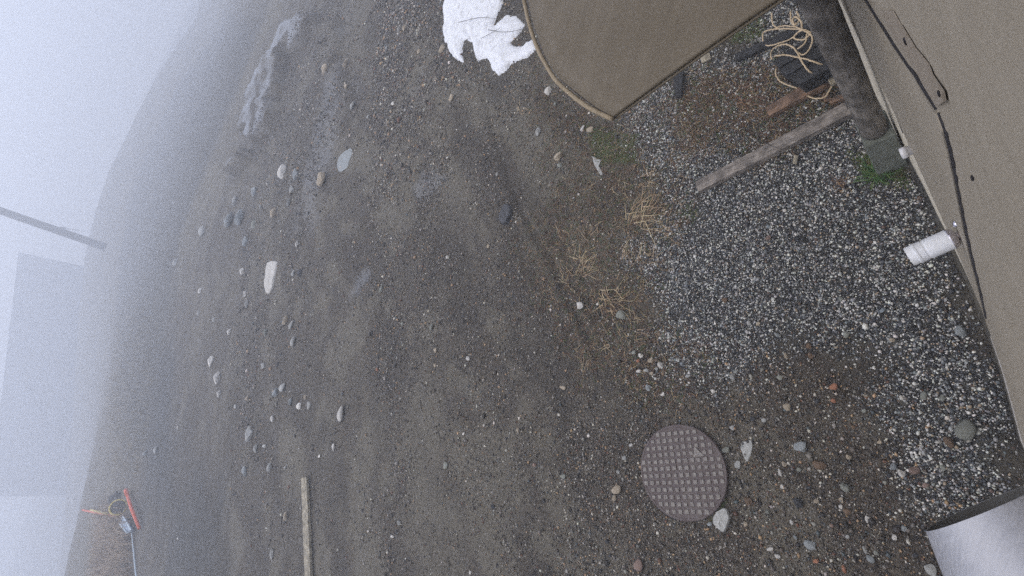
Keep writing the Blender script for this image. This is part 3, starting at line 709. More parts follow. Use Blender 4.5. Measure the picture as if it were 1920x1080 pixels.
# second, smaller stub on the wall beside the footing
def stub():
    q = WALL(1713, 279, 0.0); A = wp(q[0], q[1], 0.001); B = G(1689, 289, q[1] - 0.004); ax = B - A; L = np.linalg.norm(ax); r = 0.3 * L
    root = tag(empty("wall_stub", A), "small white capped pipe stub with a red mark at the wall beside the post foot", "pipe stub")
    Mw = mat_paint("stub_white_plastic", (0.72, 0.72, 0.75), 0.4, (0.4, 0.36, 0.3), 0.5, 30, bumpy=0.03); Mr = mat_paint("red_mark", (0.35, 0.05, 0.05), 0.5, (0.2, 0.05, 0.05), 0.5, 30)
    dm = np.linalg.norm((A+B)/2 - np.array([0, 0, CAMH])); r = 8.5 / FPX * dm
    v, f_ = lathe([(0, r*0.8), (0.45*L, r*0.8), (0.47*L, r), (0.97*L, r), (L, r*0.9)], A, ax, 32); keep(mesh_obj("stub_body", v, f_, Mw, None, True), root)
    v, f_ = lathe([(0.50*L, r*1.02), (0.62*L, r*1.02)], A, ax, 32); keep(mesh_obj("red_band", v, [f for f in f_ if len(f) < 10][5:14], Mr, None, True), root)
stub()

# ------------------------------------------------------------------ rope
def rope():
    M_rope = NT("tan_rope_fibre"); cr = M_rope.noise(M_rope.coord(), 160, 3, 0.7)
    mr = M_rope.done(M_rope.ramp(cr, [(0.3, (0.34, 0.25, 0.15)), (0.7, (0.62, 0.50, 0.34))]), 0.8, M_rope.bump(cr, 0.6, 0.002))
    def q(x, y, z): return G(1360 + x/3.6, 30 + y/3.6, z)
    K = (515, 90, 0.30)
    loops = [
        [(312, -20, .05), (318, 40, .04), (340, 75, .05), (400, 66, .10), (470, 76, .2), K],
        [(440, -30, .25), (446, 40, .27), (480, 75, .29), K],
        [(480, -30, .27), (500, 20, .29), (470, 60, .3), (455, 30, .29), (470, 5, .3), (510, 40, .3), K],
        [K, (480, 120, .28), (440, 155, .25), (360, 185, .12), (300, 200, .06), (262, 188, .04), (252, 140, .04), (262, 108, .05), (320, 90, .08), (420, 86, .18), K],
        [K, (562, 104, .29), (572, 122, .29), (530, 158, .28), (480, 158, .27), (463, 145, .27), (480, 118, .28), (520, 95, .3)],
        [K, (578, 130, .29), (585, 175, .28), (560, 235, .275), (520, 262, .27), (480, 240, .27)],
        [(550, 120, .285), (545, 165, .28), (520, 200, .275), (485, 225, .27)],
        [(316, 295, .04), (306, 262, .05), (320, 225, .12), (360, 200, .26), (410, 192, .275), (455, 212, .275), (485, 245, .275), (505, 285, .275), (530, 330, .275), (565, 372, .26), (612, 402, .2)],
        [(330, 275, .05), (345, 268, .26), (410, 264, .275), (480, 278, .275), (560, 296, .275), (630, 320, .26), (685, 338, .2)],
        [(342, 358, .04), (340, 395, .04), (370, 440, .04), (430, 468, .05), (490, 492, .05), (530, 525, .05), (580, 550, .05), (640, 556, .06), (675, 545, .06), (695, 515, .07), (718, 474, .08)],
    ]
    L = []
    for lp in loops:
        P = smooth_path([q(*p) for p in lp], 7); P = [p + rng.normal(size=3)*0.0008 for p in P]
        rr = [0.0052 * (1 + 0.12 * math.sin(i*2.2)) for i in range(len(P))]; L.append(tube_geo(P, rr, 7))
    v, f_ = merge_geo(L); o = mesh_obj("rope", v, f_, mr, None, True)
    tag(o, "loosely coiled tan rope draped over the black slatted box", "rope")
rope()

# ------------------------------------------------------------------ stones one can pick out
PAL = {'W': ((0.70, 0.68, 0.63), (0.50, 0.47, 0.43), "off-white"), 'L': ((0.42, 0.42, 0.40), (0.27, 0.27, 0.255), "light grey"), 'B': ((0.32, 0.345, 0.35), (0.185, 0.20, 0.205), "blue-grey"),
       'T': ((0.47, 0.40, 0.30), (0.31, 0.25, 0.18), "tan"), 'O': ((0.42, 0.19, 0.10), (0.26, 0.11, 0.065), "orange"), 'D': ((0.055, 0.058, 0.066), (0.03, 0.03, 0.035), "dark"),
       'G': ((0.30, 0.31, 0.265), (0.175, 0.18, 0.155), "grey"), 'P': ((0.33, 0.22, 0.18), (0.20, 0.14, 0.115), "pinkish"), 'N': ((0.20, 0.125, 0.075), (0.10, 0.065, 0.04), "brown")}
MR = {k: mat_rock(PAL[k][2].replace('-', '_').replace(' ', '_') + "_stone", PAL[k][0], PAL[k][1]) for k in PAL}
protos = []
for k in range(10):
    bm = bmesh.new(); bmesh.ops.create_icosphere(bm, subdivisions=2, radius=1.0); r0 = np.random.default_rng(100+k)
    pl = [(lambda n: n/np.linalg.norm(n))(r0.normal(size=3)) for _ in range(14)]; dd = r0.uniform(0.5, 0.9, 14); fr = r0.uniform(0, 6, 6)
    for v in bm.verts:
        p = np.array(v.co)
        for n_, d_ in zip(pl, dd):
            e = p @ n_ - d_
            if e > 0: p = p - n_*e*0.97
        p = p * (1 + 0.05*math.sin(p[0]*4+fr[0]) + 0.05*math.sin(p[1]*5+fr[1]) + 0.03*math.sin(p[2]*9+fr[2]))
        v.co = p
    me = bpy.data.meshes.new("stone_shape"); bm.to_mesh(me); bm.free(); me.polygons.foreach_set("use_smooth", [k % 5 == 0] * len(me.polygons)); protos.append(me)
_cache = {}
def stone(x, y, w_, h_, c, label, name="stone", fl=0.5, group="loose stones on the yard"):
    k = rnd.randrange(10); key = (k, c)
    if key not in _cache:
        me = protos[k].copy(); me.name = name; me.materials.append(MR[c]); _cache[key] = me
    o = bpy.data.objects.new(name, _cache[key]); C.objects.link(o)
    P = GH(x, y)
    ex = G(x + w_/2, y) - G(x - w_/2, y); ey = G(x, y - h_/2) - G(x, y + h_/2)
    rx = np.linalg.norm(ex)/2; ry = np.linalg.norm(ey)/2
    # distant stones are seen from the side: their height, not their depth, fills the pixels
    dep = (CAMH) / math.hypot(P[0], P[1]); 
    rx = rx*1.06 + 0.001; ry = ry*1.06 + 0.001
    rz = max(0.005, fl * min(rx, ry)); rx = max(ry * 0.5, rx - 0.55 * rz / dep) if dep < 1.2 else rx
    rz = min(rz, rx)
    o.location = (P[0], P[1], P[2] + rz*0.5 + 0.003)
    o.rotation_euler = (rnd.uniform(-.12, .12), rnd.uniform(-.12, .12), math.atan2(ex[1], ex[0]) + rnd.uniform(-.15, .15)); o.scale = (rx, ry, rz)
    tag(o, label, "stone", group); return o
def slab(pts, th, c, label, group="loose stones on the yard"):
    P = smooth_path([(x, y, 0) for x, y in pts + [pts[0]]], 3)[:-1]; Q = [GH(p[0] + rng.normal()*0.5, p[1] + rng.normal()*0.5) for p in P]; c0 = np.mean(Q, 0); n = len(Q); V = []; zb = c0[2]
    for k, (sc_, z) in enumerate(((1.03, -0.02), (1.0, th*0.55), (0.93, th*0.9), (0.6, th), (0.25, th*0.96))):
        for q in Q: V.append(np.array([(q[0]-c0[0])*sc_, (q[1]-c0[1])*sc_, z + rng.normal()*th*0.05]))
    V.append(np.array([0, 0, th])); F = []
    for k in range(4):
        for i in range(n): j = (i+1) % n; F.append((k*n+i, k*n+j, (k+1)*n+j, (k+1)*n+i))
    for i in range(n): F.append((4*n+i, 4*n+(i+1) % n, 5*n))
    bm = bmesh.new(); vs = [bm.verts.new(v) for v in V]
    for f_ in F: bm.faces.new([vs[i] for i in f_])
    o = bm_obj("stone", bm, MR[c]); o.location = (c0[0], c0[1], zb); tag(o, label, "stone", group); return o
slab([(506, 494), (513, 490), (520, 491), (520, 502), (516, 522), (514, 533), (508, 546), (503, 552), (501, 544), (501, 518)], 0.06, 'W', "large flat off-white boulder slab, biggest pale stone in the left half")
slab([(656, 279), (661, 283), (656, 300), (650, 315), (641, 322), (635, 320), (634, 304), (641, 290)], 0.02, 'B', "pale blue-grey flat slab near the top, left of the puddle")
slab([(1352, 955), (1362, 953), (1369, 966), (1366, 985), (1358, 997), (1345, 988), (1339, 978), (1343, 962)], 0.03, 'L', "large flat light grey stone right below the manhole cover")
slab([(1393, 828), (1410, 826), (1411, 838), (1407, 856), (1400, 866), (1392, 850), (1388, 840)], 0.008, 'L', "pale flaky stone right of the manhole cover")
slab([(1110, 292), (1120, 298), (1128, 302), (1124, 312), (1131, 326), (1127, 328), (1117, 312)], 0.012, 'L', "long light grey flake below the canopy corner")
slab([(948, 384), (958, 386), (961, 400), (955, 416), (946, 422), (940, 412), (943, 396)], 0.05, 'D', "smooth dark rock at the head of the rut in the dirt")
SPECIAL = [
 (1810, 805, 42, 44, 'G', "largest grey green rock on gravel near the wall", .75),
 (1780, 828, 24, 24, 'N', "brown rock touching the grey green one near the wall", .7),
 (1049, 297, 20, 20, 'T', "bright tan split rock below the canopy corner", .7),
 (1801, 623, 26, 26, 'B', "smooth blue-grey stone close to the wall sill", .7),
 (1504, 840, 26, 26, 'B', "striped blue-grey round stone right of the manhole cover", .7),
 (1537, 870, 28, 20, 'N', "golden brown stone right of the manhole cover", .7),
 (1585, 913, 20, 20, 'G', "angular olive grey stone casting a dark side", .8),
 (1747, 1068, 24, 28, 'L', "light grey stone half hidden by the metal hood", .6),
 (1089, 572, 14, 16, 'W', "bright white quartz stone in the mossy strip", .7),
 (1166, 592, 20, 20, 'G', "grey stone lying right of the bright white one in the mossy strip", .6),
 (1520, 1021, 28, 20, 'B', "dark blue-grey oval stone low in the brown gravel", .5),
 (1717, 883, 24, 18, 'P', "pinkish stone left of the big grey green rock", .7),
 (1565, 727, 16, 16, 'O', "round orange stone in the brown gravel below the gravel bed", .7),
 (643, 775, 14, 34, 'W', "upright off-white stone alone in the middle dirt", .5),
 (1029, 173, 16, 16, 'W', "off-white stone just left of the canopy edge", .7),
 (1442, 447, 10, 12, 'P', "lone pale pink pebble in the middle of the gravel bed", .6),
 (1499, 942, 22, 20, 'D', "black jagged stone in the brown gravel", .7),
 (1198, 1058, 18, 26, 'P', "pinkish oval stone below the manhole cover at the bottom edge", .5),
 (532, 325, 14, 24, 'W', "off-white stone uphill of the big boulder slab beside a dark one", .6),
]
OTHERS = [(613,132,14,20,'T'),(558,328,10,18,'B'),(608,334,14,26,'T'),(650,122,12,16,'T'),(549,356,10,12,'L'),(480,360,12,18,'B'),(649,123,9,10,'T'),(727,91,7,8,'L'),(760,53,8,10,'T'),(749,55,6,8,'L'),(787,97,10,8,'T'),(832,93,10,16,'T'),(849,183,10,14,'T'),
(664,198,10,14,'L'),(650,163,8,8,'T'),(692,220,6,8,'L'),(737,195,6,6,'W'),(1043,195,8,8,'G'),(1011,247,14,16,'L'),(1050,311,12,9,'G'),(1093,243,8,14,'W'),(1108,245,16,12,'T'),(933,327,7,7,'L'),(730,230,6,8,'T'),
(435,413,16,26,'B'),(453,413,12,30,'B'),(383,434,14,18,'L'),(478,422,10,16,'G'),(457,509,10,12,'W'),(463,453,10,16,'B'),(516,399,8,18,'T'),(462,550,6,12,'W'),(465,570,8,14,'L'),(376,546,5,10,'W'),(537,603,8,20,'T'),(549,609,5,18,'L'),(553,640,8,20,'L'),
(399,677,8,20,'W'),(412,708,10,24,'W'),(495,685,10,12,'L'),(559,458,6,12,'W'),(551,514,8,12,'L'),(564,513,10,14,'D'),(443,377,8,16,'L'),(490,388,8,8,'L'),(543,382,6,14,'L'),(402,600,5,9,'L'),(373,588,5,9,'L'),(432,622,4,12,'W'),(330,493,10,12,'L'),(500,623,10,14,'G'),
(533,726,14,18,'L'),(520,737,10,20,'B'),(562,762,10,14,'W'),(573,745,6,10,'T'),(512,785,8,12,'W'),(472,813,10,28,'L'),(507,877,10,20,'L'),(462,883,6,24,'B'),(536,878,6,10,'L'),(482,840,6,18,'L'),(497,837,8,8,'L'),(335,802,5,8,'W'),(413,738,6,14,'W'),(443,762,6,10,'L'),(466,747,6,12,'T'),(582,760,7,16,'L'),
(538,970,8,24,'T'),(600,855,6,7,'W'),(627,838,5,18,'W'),(512,1038,6,24,'L'),(275,850,8,12,'B'),(295,843,8,14,'L'),(547,753,10,16,'B'),(334,1010,5,5,'W'),(755,607,7,8,'G'),(818,657,8,10,'T'),(879,672,10,10,'W'),(811,613,8,14,'G'),(817,685,7,9,'T'),(840,482,8,7,'W'),(917,462,7,9,'T'),
(1190,662,9,10,'G'),(1203,667,10,9,'W'),(1222,677,12,12,'T'),(1239,684,12,12,'W'),(1198,677,7,8,'O'),(1199,697,9,8,'W'),(1213,695,10,8,'L'),(1223,701,8,8,'T'),(1232,692,7,7,'L'),(708,693,6,8,'O'),(717,543,6,16,'G'),(1057,727,12,8,'T'),(1217,727,12,14,'B'),(1244,740,8,9,'W'),
(1157,917,18,20,'T'),(1153,933,8,14,'T'),(837,872,10,18,'G'),(925,950,8,10,'D'),(870,813,6,6,'W'),(973,807,8,12,'T'),(736,1006,8,6,'W'),(1002,872,8,7,'P'),(1057,893,11,9,'G'),(750,980,9,11,'L'),(1140,1015,9,10,'D'),(1145,1042,9,7,'D'),(883,1073,7,8,'W'),
(1477,763,16,16,'T'),(1563,752,11,10,'O'),(1533,753,10,11,'D'),(1472,870,12,11,'T'),(1463,887,7,18,'W'),(1498,880,10,9,'G'),(1592,857,12,9,'T'),(1675,874,12,15,'B'),(1668,893,10,10,'D'),(1691,887,16,16,'W'),(1735,910,14,12,'P'),(1768,747,12,15,'G'),(1733,743,14,18,'G'),(1768,876,13,12,'G'),
(1532,940,11,11,'T'),(1588,958,14,14,'N'),(1578,937,8,12,'T'),(1577,950,8,9,'W'),(1403,938,16,20,'N'),(1331,982,9,9,'B'),(1363,845,16,14,'G'),(1385,873,12,20,'L'),(1412,785,12,9,'D'),(1485,979,8,9,'W'),(1492,1007,9,8,'B'),(1446,1030,14,8,'W'),(1458,1042,12,9,'W'),(1626,972,10,14,'W'),(1694,989,13,13,'B'),
(1677,1007,10,12,'W'),(1632,1047,16,18,'B'),(1622,1030,8,16,'L'),(1643,1037,9,11,'G'),(1717,1042,10,10,'D'),(1583,1068,8,18,'O'),(1532,1053,12,10,'O'),(1590,1007,8,9,'L'),(1467,913,8,10,'W'),(1432,787,10,10,'L'),(1374,802,9,10,'L'),(1337,733,8,9,'W'),(1517,915,11,9,'D'),(1688,923,12,10,'D'),(1398,982,8,12,'T'),
(1673,637,12,9,'T'),(1586,627,12,14,'G'),(1517,650,13,13,'N'),(1521,667,13,12,'N'),(1474,668,8,15,'T'),(1577,561,10,12,'G'),(1374,708,10,14,'L'),(1463,708,12,10,'G'),(1458,628,9,10,'B'),(1360,563,12,11,'N'),(1423,608,9,9,'T'),(1185,835,9,8,'W'),(1172,860,9,12,'L'),(1160,885,8,8,'L'),(1290,705,9,7,'L'),(1620,770,10,8,'G'),(1650,830,9,9,'T'),(1600,800,8,8,'N'),(1440,960,10,9,'G'),(1560,985,9,8,'P')]
for x, y, w_, h_, c, lb, fl in SPECIAL: stone(x, y, w_, h_, c, lb, fl=fl)
LM = [(1277, 885, "manhole cover"), (508, 521, "big white boulder slab"), (572, 985, "pale board"), (900, 70, "snow patch"), (1060, 180, "canopy edge"), (1810, 805, "grey green wall rock"),
      (1830, 1010, "metal hood"), (950, 403, "smooth dark rock"), (1450, 275, "long grey plank"), (1089, 572, "white quartz stone"), (645, 300, "pale blue-grey slab"), (250, 955, "orange pipe"), (800, 345, "puddle"),
      (643, 775, "upright off-white stone"), (1565, 727, "round orange stone"), (1504, 840, "striped blue-grey stone"), (1750, 465, "white wall fitting"), (1140, 560, "dry stalks"), (1355, 973, "flat light grey stone"), (1585, 913, "olive grey stone"), (532, 325, "off-white uphill stone")]
def side(dx, dy):
    h = "right" if dx > 0 else "left"; v = "below" if dy > 0 else "above"
    if abs(dx) > 2.2*abs(dy): return f"{h} of"
    if abs(dy) > 2.2*abs(dx): return v
    return f"{v} and {h} of"
ORD = ["", "second ", "third ", "fourth ", "fifth ", "sixth ", "seventh ", "eighth ", "ninth "]
info = []
for t in OTHERS:
    k = min(range(len(LM)), key=lambda i: math.hypot(LM[i][0]-t[0], LM[i][1]-t[1]) + (0 if math.hypot(LM[i][0]-t[0], LM[i][1]-t[1]) > 6 else 999))
    dx, dy = t[0]-LM[k][0], t[1]-LM[k][1]; info.append((PAL[t[4]][2], side(dx, dy), k, math.hypot(dx, dy)))
for i, t in enumerate(OTHERS):
    col, sd_, k, d_ = info[i]; same = sorted([j for j in range(len(OTHERS)) if info[j][:3] == info[i][:3]], key=lambda j: info[j][3]); n_ = same.index(i)
    size = "small" if max(t[2], t[3]) < 14 else ("elongated" if t[3] > 1.9*t[2] else "fist-sized")
    lb = f"{size} {col} stone {sd_} the {LM[k][2]}" if len(same) == 1 else f"{size} {col} stone, {ORD[min(n_, 8)]}nearest such {sd_} the {LM[k][2]}"
    stone(*t[:5], lb, fl=rnd.uniform(.45, .75))

# ------------------------------------------------------------------ gravel and grit as real stones
def ico():
    bm = bmesh.new(); bmesh.ops.create_icosphere(bm, subdivisions=1, radius=1.0); V = np.array([v.co for v in bm.verts]); F = np.array([[v.index for v in f_.verts] for f_ in bm.faces]); bm.free(); return V, F
IV0, IF0 = ico()
OV = np.array([(1, 0, 0), (-1, 0, 0), (0, 1, 0), (0, -1, 0), (0, 0, 1), (0, 0, -1)], float); OF = np.array([(0, 2, 4), (2, 1, 4), (1, 3, 4), (3, 0, 4), (2, 0, 5), (1, 2, 5), (3, 1, 5), (0, 3, 5)])
def scatter(name, xy, size, colors, flat=(0.45, 0.85), sink=0.2, mat=None, low=False):
    IV, IF = (OV, OF) if low else (IV0, IF0); nvp = len(IV); n = len(xy); z = height(xy[:, 0], xy[:, 1])
    V = np.repeat(IV[None], n, 0); V = V * rng.uniform(0.68, 1.2, (n, nvp, 1))
    sc = np.stack([np.ones(n), rng.uniform(0.55, 1.0, n), rng.uniform(flat[0], flat[1], n)], 1); V = V * sc[:, None, :]
    t = rng.uniform(-0.5, 0.5, (n, 2)); a = rng.uniform(0, 2*np.pi, n)
    c, s = np.cos(t[:, 0]), np.sin(t[:, 0]); V = np.stack([V[..., 0], V[..., 1]*c[:, None]-V[..., 2]*s[:, None], V[..., 1]*s[:, None]+V[..., 2]*c[:, None]], -1)
    c, s = np.cos(a), np.sin(a); V = np.stack([V[..., 0]*c[:, None]-V[..., 1]*s[:, None], V[..., 0]*s[:, None]+V[..., 1]*c[:, None], V[..., 2]], -1)
    V = V * size[:, None, None]
    V += np.stack([xy[:, 0], xy[:, 1], z + size*sc[:, 2]*(1-2*sink)*rng.uniform(0.3, 1.1, n)], 1)[:, None, :]
    F = (IF[None] + (np.arange(n)*nvp)[:, None, None]).reshape(-1, 3)
    col = np.repeat(colors, nvp, 0)
    o = fast_mesh(name, V.reshape(-1, 3), F, mat or M_peb, col=col); return o
def pick(pal, n):
    w_ = np.array([p[0] for p in pal], float); w_ /= w_.sum(); k = rng.choice(len(pal), n, p=w_); c = np.array([p[1] for p in pal])[k]
    return np.clip(c * rng.uniform(0.75, 1.2, (n, 1)) * rng.uniform(0.96, 1.04, (n, 3)), 0, 0.8)
def pts_in(P, n, soft, wobble, x0=None):
    P = np.asarray(P); lo = P.min(0) - 0.3; hi = P.max(0) + 0.3; out_ = []
    while sum(map(len, out_)) < n:
        q = rng.uniform(lo, hi, (n*2, 2)); d = poly_sd(P, q[:, 0], q[:, 1]) + (fbm(q[:, 0], q[:, 1], 3, 31, 4)-0.5)*wobble
        keep_ = rng.uniform(size=len(q)) < 1 - sstep(-soft, soft, d); out_.append(q[keep_])
    return np.concatenate(out_)[:n]
def off_lid(q): return q[np.hypot(q[:, 0]-LIDC[0], q[:, 1]-LIDC[1]) > 0.319]
def off_wall(q): return q[(q @ WN) > wall_o(q @ WD) + 0.025]
bw = [(0.27, (0.028, 0.030, 0.036)), (0.2, (0.085, 0.09, 0.10)), (0.2, (0.62, 0.61, 0.56)), (0.19, (0.33, 0.33, 0.325)), (0.08, (0.17, 0.19, 0.2)), (0.04, (0.33, 0.26, 0.18)), (0.04, (0.12, 0.08, 0.06))]
q = off_wall(off_lid(pts_in(gravel_poly, 72000, 0.16, 0.7))); lf = poly_sd(leaf_poly, q[:, 0], q[:, 1]); q = q[(lf > 0) | (rng.uniform(size=len(q)) < 0.55)]
tag(scatter("gravel", q, rng.lognormal(math.log(0.0055), 0.34, len(q)), pick(bw, len(q))), "black and white crushed stone gravel beside the wall", None, None, "stuff")
dirtp = [(0.30, (0.035, 0.03, 0.028)), (0.2, (0.10, 0.082, 0.066)), (0.2, (0.18, 0.165, 0.145)), (0.1, (0.3, 0.28, 0.25)), (0.06, (0.62, 0.58, 0.5)), (0.06, (0.42, 0.28, 0.16)), (0.05, (0.16, 0.08, 0.05)), (0.04, (0.1, 0.12, 0.13))]
brown_ext = PG([(1180, 600), (1330, 690), (1560, 650), (1680, 720), (1800, 1000), (1830, 1300), (950, 1300), (1050, 900), (1150, 720)])
q = off_wall(off_lid(pts_in(brown_ext, 40000, 0.3, 0.8)))
tag(scatter("gravel", q, rng.lognormal(math.log(0.0055), 0.45, len(q)), pick(dirtp, len(q)), low=True), "brown and tan grit around the manhole cover", None, None, "stuff")
neary = PG([(700, -40), (1010, 0), (1180, 230), (1250, 640), (1150, 900), (1100, 1200), (700, 1200)])
yard = PG([(560, 0), (1010, 0), (1180, 230), (1250, 640), (1150, 900), (1100, 1200), (480, 1200), (420, 700), (440, 300)])
q = np.concatenate([pts_in(neary, 70000, 0.3, 0.8), pts_in(yard, 30000, 0.4, 1.5)]); dns = fbm(q[:, 0], q[:, 1], 2.2, 91, 4); r_ = np.hypot(q[:, 0], q[:, 1]); kp = rng.uniform(size=len(q)) < (0.25 + 0.75*sstep(0.40, 0.56, dns)); q = off_lid(q[kp])
tag(scatter("gravel", q, rng.lognormal(math.log(0.0068), 0.45, len(q)) * np.clip(np.hypot(q[:, 0], q[:, 1]) / 5, 1, 2.2), pick(dirtp, len(q)), low=True), "fine grey grit strewn over the open dirt yard", None, None, "stuff")

# ------------------------------------------------------------------ dead grass, moss and litter
def blades(name, xy, ln, wdt, colors, lift, z0=0.002, bend=0.3, upright=False, segs=3):
    n = len(xy); z = height(xy[:, 0], xy[:, 1]) + z0; a = rng.uniform(0, 2*np.pi, n); da = rng.normal(size=n)*bend
    V = np.zeros((n, (segs+1)*2, 3)); p = np.stack([xy[:, 0], xy[:, 1], z], 1); st = ln/segs; el = lift.copy()
    for k in range(segs+1):
        w_ = wdt * (1 - 0.75*k/segs); sx = np.stack([-np.sin(a), np.cos(a), np.zeros(n)], 1)
        V[:, 2*k] = p + sx*w_[:, None]; V[:, 2*k+1] = p - sx*w_[:, None]
        p = p + np.stack([np.cos(a)*np.cos(el), np.sin(a)*np.cos(el), np.sin(el)], 1)*st[:, None]; a = a + da; el = el - (0.35 if upright else el*0.9)
        if not upright: p[:, 2] = np.maximum(p[:, 2], z)
    F0 = np.array([[2*k, 2*k+2, 2*k+3, 2*k+1] for k in range(segs)]); F = (F0[None] + (np.arange(n)*(segs+1)*2)[:, None, None]).reshape(-1, 4)
    return fast_mesh(name, V.reshape(-1, 3), F, M_blade, col=np.repeat(colors, (segs+1)*2, 0))
litp = [(0.28, (0.13, 0.07, 0.04)), (0.22, (0.2, 0.13, 0.075)), (0.09, (0.38, 0.28, 0.16)), (0.17, (0.07, 0.10, 0.035)), (0.24, (0.045, 0.03, 0.026))]
q = off_lid(np.concatenate([pts_in(moss_poly, 12000, 0.25, 0.8), off_wall(pts_in(leaf_poly, 5000, 0.2, 0.5))])); n = len(q)
o = blades("dead_grass", q, rng.uniform(0.02, 0.08, n), rng.uniform(0.0012, 0.0030, n), pick(litp, n), rng.uniform(0, 0.7, n)); tag(o, "brown grass litter and moss threads along the gravel edge", None, None, "stuff")
mossp = [(PG([(1095, 235), (1190, 260), (1195, 310), (1120, 305)])), PG([(1280, 400), (1300, 380), (1320, 400), (1300, 420)]), PG([(1590, 280), (1690, 290), (1700, 350), (1620, 350)]), PG([(1360, 60), (1420, 40), (1430, 75), (1370, 90)]), PG([(1320, 950), (1350, 930), (1352, 950), (1335, 960)])]
q = off_wall(np.concatenate([pts_in(P, m_, 0.04, 0.15) for P, m_ in zip(mossp, (3500, 150, 1400, 800, 300))])); n = len(q)
o = blades("moss", q, rng.uniform(0.008, 0.03, n), rng.uniform(0.0012, 0.003, n), pick([(0.5, (0.06, 0.095, 0.025)), (0.3, (0.12, 0.15, 0.045)), (0.2, (0.12, 0.09, 0.045))], n), rng.uniform(0.3, 1.3, n)); tag(o, "low green moss in patches beside the gravel", None, None, "stuff")

def stalks(name, cx, cy, R, n, ang, spread, ln, label, pal, thick=0.0016, lift=(0.05, 0.35)):
    c = GH(cx, cy); L = []; cols = []
    if name == 'dry_stalks': n = int(n*1.3); R = R*1.5; ln = ln*1.1
    e1 = G(cx + 30, cy) - G(cx, cy); e1 /= np.linalg.norm(e1); e2 = G(cx, cy - 30) - G(cx, cy); e2 /= np.linalg.norm(e2)
    for i in range(n):
        a = math.radians(ang) + rng.normal()*spread; r0 = R*math.sqrt(rng.uniform()); b = rng.uniform(0, 2*math.pi)
        p = c + e1*r0*math.cos(b) + e2*r0*math.sin(b); l = ln*rng.uniform(0.35, 1.0); k = 6; el = rng.uniform(*lift); P = []
        for j in range(k+1):
            P.append(p.copy()); a += rng.normal()*0.22
            p = p + (e1*math.cos(a) + e2*math.sin(a))*l/k*math.cos(el) + np.array([0, 0, math.sin(el)*l/k]); el -= 0.16
            p[2] = max(p[2], HZ(p) + 0.003)
        v, f_ = tube_geo(P, [2.1*thick*rng.uniform(0.7, 1.1)*(1-0.6*j/k) for j in range(k+1)], 4, True); L.append((v, f_)); cols += [pick(pal, 1)[0]] * len(v)
    v, f_ = merge_geo(L)
    v = [np.array(x_) - c for x_ in v]
    o = mesh_obj(name, v, f_, M_blade); o.location = c
    A = o.data.attributes.new("col", 'FLOAT_COLOR', 'POINT'); A.data.foreach_set("color", np.concatenate([np.array(cols), np.ones((len(cols), 1))], 1).astype(np.float32).ravel())
    if label: tag(o, label, "dry plant")
    return o
dryp = [(0.5, (0.54, 0.43, 0.28)), (0.35, (0.38, 0.28, 0.17)), (0.1, (0.2, 0.13, 0.08))]
stalks("dry_stalks", 1195, 405, 0.09, 34, 30, 0.55, 0.30, "large straw coloured clump of dry stalks at the gravel edge", dryp, 0.0019)
stalks("dry_stalks", 1090, 500, 0.07, 22, 60, 0.9, 0.22, "tangle of straw coloured stalks left of the gravel bed", dryp, 0.0017)
stalks("dry_stalks", 1140, 560, 0.08, 26, -40, 0.8, 0.24, "straw coloured stalks above the bright white quartz stone", dryp, 0.0018)
stalks("dry_stalks", 1178, 485, 0.06, 14, 70, 0.5, 0.22, "thin dry stalks pointing up between the two straw tangles", dryp, 0.0014)
stalks("dry_stalks", 1095, 690, 0.03, 12, 80, 0.3, 0.14, "short pale tuft of dry straw above the manhole cover", [(1, (0.36, 0.28, 0.19))], 0.0016)
stalks("dry_stalks", 1135, 285, 0.06, 12, 10, 0.8, 0.18, "few dry stems on the moss below the canopy corner", dryp, 0.0013)
for (x, y, R_, n_, a_, sp_, l_, lb_) in [
    (1210, 340, 0.07, 16, 50, 0.6, 0.20, "dry stems lying between the moss and the grey plank"), (1110, 440, 0.06, 14, 100, 1.0, 0.16, "sparse dry stems left of the large straw clump"),
    (1065, 520, 0.06, 14, 140, 1.2, 0.15, "sparse dry stems at the left edge of the litter band"), (1180, 620, 0.08, 16, 20, 1.3, 0.16, "flattened stems right below the quartz stone"),
    (1130, 640, 0.06, 14, -60, 1.2, 0.15, "flattened stems below and left of the quartz stone"), (1215, 480, 0.06, 16, 60, 1.0, 0.16, "short dry stems spilling onto the gravel edge"),
    (1160, 350, 0.06, 12, 20, 1.2, 0.14, "scattered dry stems above the large straw clump"), (1240, 430, 0.06, 18, 10, 0.8, 0.18, "dry stems lying on gravel right of the large straw clump"),
    (1050, 440, 0.05, 10, 80, 1.2, 0.12, "few dry stems right of the smooth dark rock"), (1290, 250, 0.07, 14, 30, 1.2, 0.13, "thin brown stems on gravel between canopy and planks"),
    (980, 200, 0.08, 10, 30, 1.2, 0.14, "few dry stems on dirt below the snow patch")]:
    stalks("dry_stalks", x, y, R_, n_, a_, sp_, l_, lb_, dryp, 0.0013)
stalks("dead_weed", 1400, 185, 0.12, 60, 20, 0.7, 0.24, "reddish brown heap of dead weeds between canopy and planks", [(0.6, (0.16, 0.085, 0.055)), (0.4, (0.30, 0.19, 0.11))], 0.0015)
stalks("dead_weed", 1580, 345, 0.06, 40, 0, 2.0, 0.10, "brown dead weed left of the green tuft near the wall", [(0.6, (0.15, 0.09, 0.055)), (0.4, (0.26, 0.17, 0.1))], 0.0012)
stalks("dead_weed", 1500, 185, 0.10, 50, 20, 1.2, 0.13, "brown dead weeds grown over the reddish plank", [(0.6, (0.17, 0.11, 0.06)), (0.4, (0.28, 0.2, 0.1))], 0.0013)
stalks("weed_tuft", 1645, 325, 0.055, 90, 90, 2.0, 0.13, "green fern like weed tuft below the concrete footing", [(0.7, (0.06, 0.13, 0.04)), (0.3, (0.13, 0.19, 0.06))], 0.0022, (0.2, 0.9))
